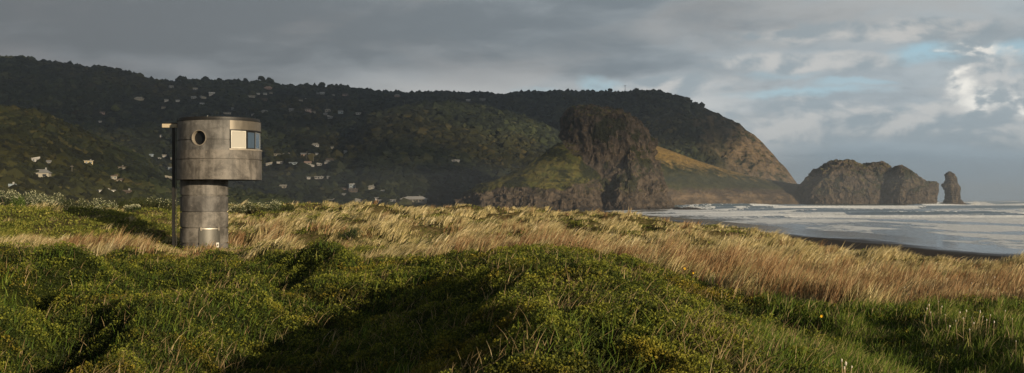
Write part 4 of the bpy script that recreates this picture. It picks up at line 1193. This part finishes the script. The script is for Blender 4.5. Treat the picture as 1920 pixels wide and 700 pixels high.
def build_flowers():
    petal = simple_mat('yellow_petal', (.80, .48, .02), .6, 0, .08); stemm = simple_mat('flower_stem', (.06, .11, .02), .8)
    white = simple_mat('seed_fluff', (.50, .45, .37), .9, 0, .08); drys = simple_mat('dry_stem', (.36, .27, .15), .8)
    def stand(px, py, d, want):
        # nearest spot on the sight line where a stem of the wanted height reaches it
        best = None
        for dd in np.arange(d * .72, d * 1.5, .12):
            x, y, z = P(px, py, dd); g = float(ground_h(x, y)); e = abs(z - g - want) + .01 * abs(dd - d)
            if best is None or e < best[0]: best = (e, x, y, z, g)
        _, x, y, z, g = best; return x, y, g, max(.1, z - g)
    def flower(px, py, d, r, lab):
        x, y, g, hh = stand(px, py, d, .26)
        o = empty('yellow_flower', (x, y, g)); tag(o, lab, 'flower', 'yellow flowers in the foreground')
        bm = bmesh.new(); add_tube(bm, [(0, 0, -.03), (.01, 0, hh * .5), (0, 0, hh)], .004, 5); bm_obj('stem', bm, stemm, o)
        bm = bmesh.new(); n = 12
        c = bm.verts.new((0, -.005, hh))
        for i in range(n):
            a = 2 * math.pi * i / n; b = a + .4
            v1 = bm.verts.new((r * math.cos(a), -.02, hh + r * math.sin(a))); v2 = bm.verts.new((r * math.cos(b), -.02, hh + r * math.sin(b)))
            bm.faces.new((c, v1, v2))
        bm_obj('bloom', bm, petal, o)
    for px, py, d, r, lab in ((1540, 593, 17.0, .026, 'yellow flower alone on the bright grass slope at right'), (1363, 486, 33, .04, 'yellow flower at the top edge of the green slope against dry grass'), (1284, 504, 27, .034, 'yellow flower in the mat near the middle right crest'), (1300, 512, 26, .022, 'smaller yellow flower low beside the crest one')):
        flower(px, py, d, r, lab)
    # bunny-tail seed heads on thin stems
    def head(px, py, d, lab, proto=[None]):
        x, y, g, hh = stand(px, py, d, random.uniform(.36, .5))
        o = empty('seed_head_grass', (x, y, g)); tag(o, lab, 'grass stem', 'white seed heads on thin stems')
        bm = bmesh.new(); lx = random.uniform(-.05, .12); add_tube(bm, [(-lx, 0, -.03), (-lx * .4, 0, hh * .6), (0, 0, hh)], .0035, 4); bm_obj('stem', bm, drys, o)
        bm = bmesh.new(); bmesh.ops.create_icosphere(bm, subdivisions=2, radius=1)
        s = random.uniform(.45, .85)
        for v in bm.verts:
            k = 1 + .25 * random.uniform(-1, 1)
            v.co = Vector((v.co.x * .011 * k * s, v.co.y * .011 * k * s, v.co.z * .022 * s * k + hh))
        bm_obj('seed_head', bm, white, o)
    near_ = [(1578,676),(1586,682),(1590,671),(1597,688),(1583,690)]
    for px, py in near_: head(px, py, 12.2, 'white seed heads clustered at the bottom edge right of centre')
    right_ = [(1742,572),(1738,579),(1745,586),(1733,592),(1760,566),(1766,575),(1772,590),(1800,586),(1806,597),(1812,583),(1826,606),(1838,585),(1843,594),(1850,600),(1857,591),(1822,596),(1792,602),(1781,612),(1818,618),(1864,604),(1838,583),(1885,583),(1898,598),(1905,640)]
    for px, py in right_: head(px, py, random.uniform(15, 18), 'white seed heads scattered over the green grass at right')
    far_ = [(1775,523),(1822,531),(1850,534),(1865,520),(1872,541),(1696,539),(1835,545)]
    for px, py in far_: head(px, py, random.uniform(21, 23), 'white seed heads against the reddish dry grass at far right')

# ---------------------------------------------------------------- trees behind the viewpoint (their shadows fall into the picture)
def make_tree(x, y, z, h, r, label, cat='tree', group=None, seed=1, n=5200, leafs=.30):
    r2 = np.random.default_rng(seed)
    lm = bpy.data.materials.get('tree_leaf') or veg_mat('tree_leaf', [(0, (.018, .028, .008)), (.5, (.045, .060, .015)), (1, (.10, .11, .03))], trans=.2)
    bk = bpy.data.materials.get('bark') or simple_mat('bark', (.10, .075, .05), .9, 0, .3, 6)
    o = empty('broad_tree', (x, y, z)); tag(o, label, cat, group)
    nl = 14
    lc = np.stack([r2.uniform(-.8, .8, nl) * r, r2.uniform(-.8, .8, nl) * r, h * r2.uniform(.45, .85, nl)], -1); lr = r2.uniform(.28, .45, nl) * r
    pick = r2.integers(0, nl, n); v = r2.normal(size=(n, 3)); v /= np.linalg.norm(v, axis=1)[:, None]
    c = lc[pick] + v * (lr[pick] * r2.uniform(.4, 1.05, n) ** .5)[:, None]
    leaves('crown', c, leafs * r2.uniform(.7, 1.4, n), np.clip(r2.normal(.45, .2, n), 0, 1), lm, parent=o, kind=None, up=.8, slim=.7)
    bm = bmesh.new(); add_tube(bm, [(0, 0, -.4), (.1, 0, h * .25), (0, .1, h * .5)], [.06 * r, .05 * r, .035 * r], 9)
    for q in lc[:8]: add_tube(bm, [(0, .1, h * .35), tuple(q * np.array([.5, .5, .75])), tuple(q)], [.03 * r, .02 * r, .008 * r], 6)
    bm_obj('trunk', bm, bk, o)
    return o

def shade_from(px, py, d, s):
    """point on the sun ray s metres (level distance) from a ground point of the picture"""
    x, y, z = P(px, py, d); k = s / math.cos(SUN_EL)
    return x + SD.x * k, y + SD.y * k, z + SD.z * k
# ---------------------------------------------------------------- houses on the hills
# (px, base row, width in photo px, wall colour, roof colour, roof type, label)
W_ = 'white'; C_ = 'cream'; G_ = 'grey'; B_ = 'brown'; K_ = 'pink'; U_ = 'blue'
HOUSES = [
 (78,333,42,C_,G_,'hip','long low house with a wide grey roof on the left hillside'),
 (66,304,12,W_,W_,'mono','small white house above the long grey roofed one'),
 (88,310,12,C_,G_,'gable','small cream house just right of the small white one'),
 (165,308,22,'yellow',C_,'flat','flat roofed house glowing pale yellow beside the utility poles'),
 (226,318,20,C_,B_,'flat','cream house with a dark flat roof right of the yellow one'),
 (212,336,18,C_,B_,'mono','upper of the two stepped sloping roof houses'),
 (222,343,16,C_,B_,'mono','lower of two stepped sloping roof houses on the left hillside'),
 (196,365,40,W_,G_,'flat','pale flat roofed house behind the shrubs with a long wall in front'),
 (20,356,22,G_,U_,'gable','grey house with a blue grey metal roof at the far left behind the shrubs'),
 (238,366,18,B_,B_,'gable','brown gabled house right of the pale flat roofed one'),
 (261,188,24,C_,C_,'hip','large lone cream house in bush high on the left range'),
 (192,214,12,K_,B_,'gable','small pinkish house beside the round yellow green tree'),
 (188,230,7,W_,G_,'gable','tiny white house below the pinkish one'),
 (312,190,9,W_,G_,'gable','small white house on the slope above the tower spout, left one of a pair'),
 (333,191,9,W_,G_,'gable','small white house on the slope above the tower spout, right one of a pair'),
 (307,203,9,C_,B_,'gable','cream cottage directly above the spout beam of the tower'),
 (322,165,12,G_,G_,'gable','grey house on the skyline left of the domed tree'),
 (366,169,10,G_,C_,'gable','small grey house just below the skyline right of the domed tree'),
 (397,178,13,W_,W_,'gable','bright white house above the tower roof'),
 (363,185,11,G_,G_,'gable','grey house left in the row above the tower roof'),
 (381,185,12,C_,G_,'mono','cream house in the middle of the row above the tower roof'),
 (379,197,10,W_,W_,'gable','very bright white cottage nearest the tower roof'),
 (426,214,17,C_,G_,'flat','wide pale house peeping over the right part of the tower roof'),
 (437,205,7,G_,G_,'gable','small grey shed above the wide pale house over the tower roof'),
 (474,216,6,W_,G_,'mono','tiny white hut right above the tower fascia'),
 (471,182,15,C_,C_,'flat','blocky cream house on the ridge, left in the ridge settlement'),
 (484,178,7,W_,W_,'gable','small white cottage between the blocky cream house and the clump of ridge trees'),
 (497,178,8,W_,G_,'gable','small white ridge house under the two skyline trees'),
 (508,176,8,C_,B_,'gable','small cream house right of the white one under the two skyline trees'),
 (503,167,17,K_,K_,'hip','broad pinkish house on the skyline among ridge trees'),
 (496,187,14,B_,B_,'flat','brown grey house below the ridge settlement'),
 (496,211,14,G_,G_,'hip','grey white house alone right of the tower fascia'),
 (547,208,12,G_,G_,'gable','dim grey house left of the pink one on the middle slope'),
 (564,190,9,C_,B_,'gable','cream house left of the bright white zigzag one'),
 (577,189,11,W_,W_,'mono','bright white house with a slanting roof on the upper slope'),
 (577,208,14,K_,B_,'gable','pink walled house in the middle of the upper slope'),
 (588,212,9,C_,B_,'gable','small cream house tight against the pink walled one'),
 (615,209,13,C_,C_,'hip','warm cream house under the tall pole on the upper slope'),
 (610,216,8,G_,G_,'gable','grey cottage immediately below the warm cream house'),
 (619,221,11,G_,W_,'mono','slanting grey roofed house lowest in the warm cream cluster'),
 (638,213,12,U_,G_,'gable','blue grey house right of the warm cream cluster'),
 (672,214,12,W_,W_,'flat','flat white house farthest right on the upper slope'),
 (604,177,10,W_,W_,'gable','white house on the skyline left of the big tree clump'),
 (596,177,6,G_,G_,'gable','little grey house beside the white skyline one'),
 (625,180,6,C_,B_,'gable','little cream house under the big tree clump'),
 (647,180,13,K_,B_,'gable','pinkish house under the right end of the big tree clump'),
 (745,182,14,K_,C_,'hip','pale pink house on the skyline far right of the tree clump'),
 (878,190,9,W_,W_,'gable','bright white house near the skyline above the forested spur'),
 (905,188,12,G_,G_,'flat','low grey house on the skyline right of the bright white one'),
 (591,274,17,W_,C_,'hip','bright rounded white house alone high above the village'),
 (622,279,8,C_,G_,'gable','small cream house right of the lone bright one'),
 (648,287,6,W_,W_,'gable','tiny white house by itself right of the village'),
 (520,292,13,C_,C_,'flat','cream house at the left end of the long upper village row'),
 (534,293,13,C_,G_,'gable','second house from the left in the long upper village row'),
 (546,292,14,C_,W_,'mono','largest cream house with pale slanting roof in the upper village row'),
 (569,293,13,K_,G_,'gable','pinkish house right of the gap in the upper village row'),
 (582,292,9,U_,G_,'gable','blue grey house near the right end of the upper village row'),
 (594,291,7,W_,G_,'gable','small white house ending the upper village row'),
 (503,310,14,C_,C_,'mono','cream house touching the drum edge in the lower village row'),
 (525,307,14,W_,G_,'flat','white banded house second in the lower village row'),
 (550,308,18,U_,U_,'flat','blue grey long house in the lower village row'),
 (577,309,15,C_,K_,'gable','cream house with a pinkish roof in the lower village row'),
 (586,313,7,W_,W_,'mono','small white annex below the pinkish roof'),
 (599,311,11,W_,W_,'mono','white house with a sloping roof right of the pinkish roof'),
 (618,303,15,G_,B_,'gable','dark roofed house above the last house of the lower row'),
 (612,308,7,W_,G_,'gable','small bright house ending the lower village row'),
 (599,335,20,W_,W_,'flat','long low white house by itself below the village rows'),
 (578,337,6,W_,G_,'gable','small white shed left of the long low white house'),
 (616,336,6,W_,G_,'gable','small white shed right of the long low white house'),
 (531,353,14,C_,C_,'gable','cream house alone at the foot of the hill right of the tower'),
 (644,358,14,K_,B_,'gable','pinkish house at the foot of the hill left of the blue white one'),
 (660,354,16,U_,W_,'flat','tall blue white two storey house at the foot of the hill'),
 (662,364,22,B_,B_,'flat','wide brown house in front of the blue white two storey one'),
 (648,369,15,C_,G_,'gable','cream house lowest in the cluster at the foot of the hill'),
 (622,378,20,G_,G_,'flat','long low grey building just over the dune crest'),
 (696,355,17,C_,C_,'hip','cream house with a long step right of the foot cluster'),
 (720,362,13,G_,G_,'gable','pale grey house at the right end of the foot cluster'),
 (672,379,24,C_,G_,'mono','low long cream building against the dune crest'),
 (706,376,9,W_,G_,'gable','upper small white house left of the long hall'),
 (713,380,10,W_,G_,'gable','lower small white house left of the long hall'),
 (736,378,15,G_,G_,'flat','low grey lean-to attached left of the long hall'),
 (776,378,60,C_,W_,'hip','very long white roofed hall on the flat beyond the dunes'),
 (858,305,11,W_,W_,'gable','left part of the lone white pair on the forested spur'),
 (850,303,8,W_,G_,'mono','small white house left beside the lone one on the forested spur'),
 (308,295,9,W_,C_,'gable','bright white house left of the downpipe at mid slope'),
 (299,299,7,W_,G_,'mono','small white house lower left of the bright one by the downpipe'),
 (323,299,6,C_,G_,'gable','small cream house touching the downpipe'),
 (320,317,14,U_,W_,'flat','pale blue house behind the downpipe'),
 (317,337,18,C_,C_,'mono','stepped cream house behind the lower downpipe'),
 (284,294,10,U_,U_,'gable','dim blue grey house left of the bright white one by the downpipe'),
 (303,257,4,W_,G_,'gable','speck of a white house midway up the dark slope left of the tower'),
 (528,256,4,W_,W_,'gable','speck of a white house on the dark slope right of the tower window'),
]

def house_mats():
    c = {'white': (.44, .42, .39), 'cream': (.33, .30, .24), 'grey': (.24, .235, .22), 'brown': (.11, .085, .065), 'pink': (.38, .26, .21), 'blue': (.30, .35, .38), 'yellow': (.62, .50, .27)}
    return {k: simple_mat('house_' + k, v, .75, 0, .1, .4) for k, v in c.items()}

def build_houses():
    M = house_mats(); glass = simple_mat('house_window', (.03, .035, .04), .15, 0, .1, 1, .8)
    trim = M['white']; keep = []
    for i, (px, py, wp, wc, rc, rt, lab) in enumerate(HOUSES):
        r = random.Random(i * 7 + 3)
        x, y, z = hit(px, py)
        if py > 352: # village on the flat behind the dunes
            pass
        w = max(4.5, (.70 if px < 300 else .78) * wp / F * y); hp = 3.0 if wp < 30 else 3.6
        hp = max(hp * .85, 2.0 + .8 * y / 2500)
        if 'two storey' in lab: hp = 6.2
        z -= .7
        dp = min(w * .8, 9.0); rz = -math.atan2(x, y) + math.radians(r.uniform(-22, 22))
        root = empty('house' if 'hall' not in lab else 'hall', (x, y, z), rz); tag(root, lab, 'house' if 'hall' not in lab else 'hall', 'houses scattered over the hillsides')
        keep.append((px, py, wp, y))
        bm = bmesh.new(); add_box(bm, -w / 2, w / 2, -dp / 2, dp / 2, -3.5, hp); bm_obj('wall', bm, M[wc], root)
        e = .5 + .03 * w; bm = bmesh.new(); rh = {'gable': .28, 'hip': .24, 'mono': .24, 'flat': .05}[rt] * min(w, 14)
        X0, X1, Y0, Y1 = -w / 2 - e, w / 2 + e, -dp / 2 - e, dp / 2 + e; z0 = hp + .003
        if rt == 'flat': add_box(bm, X0, X1, Y0, Y1, z0, z0 + .45)
        elif rt == 'mono':
            s = r.choice((-1, 1)); a, b = (.3, rh + .3) if s > 0 else (rh + .3, .3)
            vs = [bm.verts.new(q) for q in ((X0, Y0, z0), (X1, Y0, z0), (X1, Y1, z0), (X0, Y1, z0), (X0, Y0, z0 + a), (X1, Y0, z0 + b), (X1, Y1, z0 + b), (X0, Y1, z0 + a))]
            for f in ((0, 3, 2, 1), (4, 5, 6, 7), (0, 1, 5, 4), (1, 2, 6, 5), (2, 3, 7, 6), (3, 0, 4, 7)): bm.faces.new([vs[k] for k in f])
        else:
            ins = 0 if rt == 'gable' else min(w * .3, dp * .6)
            vs = [bm.verts.new(q) for q in ((X0, Y0, z0), (X1, Y0, z0), (X1, Y1, z0), (X0, Y1, z0), (X0 + ins, 0, z0 + rh), (X1 - ins, 0, z0 + rh))]
            for f in ((0, 3, 2, 1), (0, 1, 5, 4), (1, 2, 5), (2, 3, 4, 5), (3, 0, 4)): bm.faces.new([vs[k] for k in f])
        rf = bm_obj('roof', bm, M[rc], root)
        if wp >= 10:
            nw = max(2, int(w / 3.4)); step = w / nw
            for k in range(nw):
                if r.random() < .15: continue
                cx = -w / 2 + step * (k + .5); ww = step * r.uniform(.22, .36); zb = .9 if r.random() < .7 else .1
                bm = bmesh.new(); add_box(bm, cx - ww, cx + ww, -dp / 2 - .06, -dp / 2 + .02, zb, hp * .5 + .8 if hp < 5 else 2.3); bm_obj('window', bm, glass, root)
            if 'two storey' in lab:
                for k in range(nw):
                    cx = -w / 2 + step * (k + .5)
                    bm = bmesh.new(); add_box(bm, cx - step * .28, cx + step * .28, -dp / 2 - .06, -dp / 2 + .02, 4, 5.6); bm_obj('window', bm, glass, root)
        if wp >= 16 and rt != 'mono':
            bm = bmesh.new(); add_box(bm, w * .22, w * .22 + .9, -.4, .5, z0 + .1, z0 + rh + 1.0); bm_obj('chimney', bm, M['grey'], rf)
    # long pale wall in front of the flat roofed house by the shrubs
    x, y, z = hit(196, 373); w = 52 / F * y
    bm = bmesh.new(); add_box(bm, -w / 2, w / 2, -.2, .2, -3, 1.6); o = bm_obj('garden_wall', bm, M['cream']); o.location = (x, y, z)
    tag(o, 'long low pale wall in front of the flat roofed house by the shrubs', 'wall')
    return keep

def build_poles():
    wood = simple_mat('pole_wood', (.20, .18, .15), .9); steel = simple_mat('mast_steel', (.30, .30, .30), .5, .4)
    for px, pb, pt, lab in ((135,331,310,'tall utility pole on the left hillside below the yellow house'), (88,325,317,'short pole behind the long grey roof'), (180,322,309,'utility pole just right of the yellow house'), (234,332,321,'utility pole right of the two stepped houses'),
                            (575,306,285,'left one of two poles in the gap of the village rows'), (588,306,288,'right one of two poles in the gap of the village rows'), (613,208,193,'pole above the warm cream house'), (758,200,188,'left pale pole in the bush right of the tree clump'), (780,200,192,'right pale pole in the bush right of the tree clump'), (821,384,371,'post on the flat right of the long hall')):
        x, y, z = hit(px, pb); h = (pb - pt) / F * y; r = max(.16, .00016 * y)
        o = empty('utility_pole', (x, y, z)); tag(o, lab, 'pole', 'poles on the hillsides')
        bm = bmesh.new(); add_tube(bm, [(0, 0, -1), (0, 0, h)], [r * 1.2, r * .8], 6); bm_obj('post', bm, wood, o)
        if h > 7: bm = bmesh.new(); add_box(bm, -1.2, 1.2, -.08, .08, h - 1.1, h - .85); bm_obj('crossarm', bm, wood, o)
    # mast on the bluff
    d = 2350.0
    dd = np.arange(2000, 2700, 2.0); zz = hills_z(np.full_like(dd, 1172.0), dd); k = int(np.argmax(zz / 1.0 - (CZ + 0 * dd) - (HY - 177) / F * dd)); d = float(dd[k]); z = float(zz[k]); x = (1172 - 960) / F * d
    h = CZ + (HY - 160) / F * d - z
    o = empty('radio_mast', (x, d, z)); tag(o, 'thin radio mast alone on the skyline of the bluff', 'mast')
    bm = bmesh.new()
    for a, b in ((-.5, -.4), (.5, -.4), (0, .5)): add_tube(bm, [(a, b, -2), (a * .6, b * .6, h)], .16, 5)
    for q in range(9):
        z0 = h * q / 9; s = 1 if q % 2 else -1; add_tube(bm, [(-.5 * s, -.4, z0), (.45 * s, -.4, z0 + h / 9)], .09, 4)
    bm_obj('lattice', bm, steel, o)
    bm = bmesh.new(); add_box(bm, -2.2, 2.2, -.3, .3, h - 1.6, h - .8); bm_obj('antenna', bm, steel, o)

def crown_tree(name, x, y, z, h, w, label, group, mt, tm, shape='round', seed=0, nb=26):
    r2 = np.random.default_rng(seed + 900)
    o = empty(name, (x, y, z)); tag(o, label, 'tree', group)
    V0, F0 = ico(2)
    t = r2.uniform(size=nb)
    if shape == 'cone': zz = h * (.15 + .8 * t); rr = w / 2 * (1 - t * .9); s = w * .22 * (1.1 - t)
    elif shape == 'umbrella': zz = h * (.60 + .36 * t); rr = w / 2 * np.sqrt(np.clip(1 - t * t, 0, 1)); s = np.full(nb, w * .15)
    else: zz = h * (.30 + .62 * t); rr = w / 2 * .85 * np.sqrt(np.clip(1 - (2 * t - .75) ** 2 * .6, .05, 1)); s = np.full(nb, min(w, h) * .19)
    a = r2.uniform(0, 6.28, nb); q = r2.uniform(.2, 1, nb) ** .5
    c = np.stack([rr * q * np.cos(a), rr * q * np.sin(a), zz], -1)
    J = V0[None] * (1 + .22 * r2.normal(size=(nb, len(V0), 1)).clip(-1.5, 1.5))
    V = (J * (s * r2.uniform(.7, 1.3, nb))[:, None, None] + c[:, None]).reshape(-1, 3)
    Fa = (F0[None] + (np.arange(nb) * len(V0))[:, None, None]).reshape(-1, 3)
    # close the crown into one ragged skin
    mesh_np('crown', V, Fa, mt, False, {'tint': np.repeat(np.clip(r2.normal(.4, .2, nb), 0, 1), len(V0))}, parent=o)
    bm = bmesh.new(); add_tube(bm, [(0, 0, -3), (0, 0, h * .75)], [w * .05 + .15, w * .02 + .08], 6)
    for k in range(3): add_tube(bm, [(0, 0, h * .35), tuple(c[k] * .9)], [w * .03, w * .015], 5)
    bm_obj('trunk', bm, tm, o)
    return o

def copy_tree(o):
    c = o.copy(); COL.objects.link(c)
    for ch in [q for q in bpy.data.objects if q.parent == o]:
        k = ch.copy(); COL.objects.link(k); k.parent = c
    return c

def build_skyline_trees():
    mt = veg_mat('skyline_leaf', [(0, (.010, .014, .006)), (.5, (.024, .030, .012)), (1, (.050, .055, .02))], trans=0, rough=.9)
    yel = veg_mat('yellow_leaf', [(0, (.05, .06, .012)), (.5, (.09, .10, .02)), (1, (.15, .14, .03))], trans=0, rough=.9)
    tm = simple_mat('far_bark', (.07, .055, .04), .9)
    def crest(px, lo=900, hi=2900):
        d = np.arange(lo, hi, 4.0); z = hills_z(np.full_like(d, float(px)), d); a = (z - CZ) / d; k = int(np.argmax(a)); return (px - 960) / F * d[k], d[k], z[k]
    big = [(341,148,19,'umbrella','broad domed tree standing on the skyline above the tower spout'), (385,156,14,'round','low rounded skyline tree right of the domed one'), (490,157,13,'umbrella','flat topped skyline tree above the ridge settlement, left of two'), (506,162,16,'round','rounded skyline tree above the ridge settlement, right of two'),
           (460,160,10,'round','small round skyline tree left of the flat topped one'), (604,170,14,'round','dark tree over the white skyline house'), (622,164,20,'round','left part of the big skyline tree clump'), (637,162,20,'umbrella','tallest middle tree of the big skyline clump'), (650,167,14,'round','right end tree of the big skyline clump')]
    for k, (px, top, wp, sh, lab) in enumerate(big):
        x, y, z = crest(px); h = max(12 + wp * .25, CZ + (HY - top) / F * y - z + 3)
        crown_tree('skyline_tree', x, y, z - 3, h, wp / F * y, lab, None, mt, tm, sh, k)
    x, y, z = hit(216, 212); crown_tree('yellow_green_tree', x, y, z, 13 / F * y, 15 / F * y, 'round yellow green tree glowing on the dark left slope', None, yel, tm, 'round', 77, 34)
    x, y, z = hit(1122, 216, 900, 1400); 
    crown_tree('crag_tree', x, y + 20, z - 2, 8, 9, 'dark bush like tree on the very top of the sea crag', None, mt, tm, 'round', 78)
    protos = [None] * 4; g = 'small trees along the skyline of the range'; lab = 'small dark tree in the ragged line along the range skyline'
    r = random.Random(5); spots = []
    px = 20
    while px < 1240:
        spots.append(px + r.uniform(-3, 3)); px += r.uniform(5, 13) if px > 560 else r.uniform(9, 24)
    for k, px in enumerate(spots):
        x, y, z = crest(px); q = r.randrange(4)
        if protos[q] is None:
            o = protos[q] = crown_tree('small_skyline_tree', 0, 0, 0, 10, (9, 5, 8, 12)[q], lab, g, mt, tm, ('round', 'cone', 'round', 'umbrella')[q], 40 + q, 16)
        else: o = copy_tree(protos[q])
        s = r.choice((.4, .5, .6, .7, 1.0)) * r.uniform(.8, 1.15)
        o.location = (x, y, z - 1.5); o.scale = (s, s, s); o.rotation_euler = (0, 0, r.uniform(0, 6))

def build_cloud_shade():  # clouds behind the viewpoint, added only to dim the sun on the hills
    def cmat(name, T):
        m, nt, out = mat(name); g = N(nt); b = g.bsdf((.8, .8, .8), 1.0, None, 0, 0)
        tr = nt.nodes.new('ShaderNodeBsdfTransparent'); mx = nt.nodes.new('ShaderNodeMixShader'); mx.inputs[0].default_value = T
        g.link(b.outputs[0], mx.inputs[1]); g.link(tr.outputs[0], mx.inputs[2]); g.link(mx.outputs[0], out.inputs[0]); return m
    mats = {'thick': cmat('cloud', .33), 'thin': cmat('thin_cloud', .70)}
    # (point that it shades) half-size across the sun, along it, thickness
    right = Vector((math.cos(SUN_AZ), math.sin(SUN_AZ), 0)); fwd = Vector((-math.sin(SUN_AZ), math.cos(SUN_AZ), 0))
    for k, (px, d, z, ra, rl, rt, lab, kind) in enumerate(SHADE_CLOUDS):
        p = Vector(((px - 960) / F * d, d, z)); s = (1000 - z) / math.sin(SUN_EL); c = p + SD * s
        V0, F0 = ico(6); co = V0.copy()
        q = V0 * np.array([ra, rl, rt]) / 260 + k * 11
        dsp = 1 + .34 * n3(q * 1.0) + .22 * n3(q * 2.3) + .12 * n3(q * 5)
        co = co * dsp[:, None]
        W = np.array(c[:]) + co[:, :1] * ra * np.array(right[:]) + co[:, 1:2] * rl * np.array(fwd[:]) + co[:, 2:] * rt * np.array([0, 0, 1.0])
        o = mesh_np('cloud', W, F0, mats[kind], True); tag(o, lab, 'cloud', kind='structure')

SHADE_CLOUDS = [(420, 2450, 215, 1250, 420, 150, 'grey cloud out of view, added to shade the left of the range', 'thick'), (1060, 2400, 225, 420, 300, 130, 'grey cloud out of view, added to shade the middle of the range', 'thick'),
          (120, 1000, 130, 520, 300, 130, 'thin veil of cloud out of view, added to dim the near hillside', 'thin'), (800, 1750, 230, 300, 220, 110, 'thin veil of cloud out of view, added to dim the middle spur', 'thin'), (800, 1500, 30, 150, 160, 60, 'small thicker cloud out of view, added to shade the village flat', 'thin')]

def build_haze():
    m, nt, out = mat('haze'); v = nt.nodes.new('ShaderNodeVolumePrincipled')
    v.inputs['Color'].default_value = (.74, .84, .95, 1); v.inputs['Density'].default_value = 9.5e-5; v.inputs['Anisotropy'].default_value = .55
    nt.links.new(v.outputs[0], out.inputs['Volume'])
    bm = bmesh.new(); add_box(bm, -14500, 14500, -14500, 14500, -14.0, 470.0)
    o = bm_obj('haze', bm, m); tag(o, 'thin sea haze filling the air over the coast', 'haze', kind='stuff')

def build_mist():
    m, nt, out = mat('sea_mist'); v = nt.nodes.new('ShaderNodeVolumePrincipled')
    v.inputs['Color'].default_value = (.82, .87, .92, 1); v.inputs['Density'].default_value = 2.0e-4; v.inputs['Anisotropy'].default_value = .3
    nt.links.new(v.outputs[0], out.inputs['Volume'])
    bm = bmesh.new(); add_box(bm, -2000, 2600, 800, 2700, -13.0, 42.0)
    o = bm_obj('sea_mist', bm, m); tag(o, 'low mist of salt spray lying at the foot of the hills and rocks', 'mist', kind='stuff')
build_camera(); build_world()
build_ground(); build_sea(); build_hills(); build_rocks(); build_spray()
keep = build_houses(); build_poles(); build_forest(keep); build_skyline_trees()
build_tower(); build_foreground(); build_dune_grass(); build_bushes(); build_flowers()
build_cloud_shade(); build_haze(); build_mist()
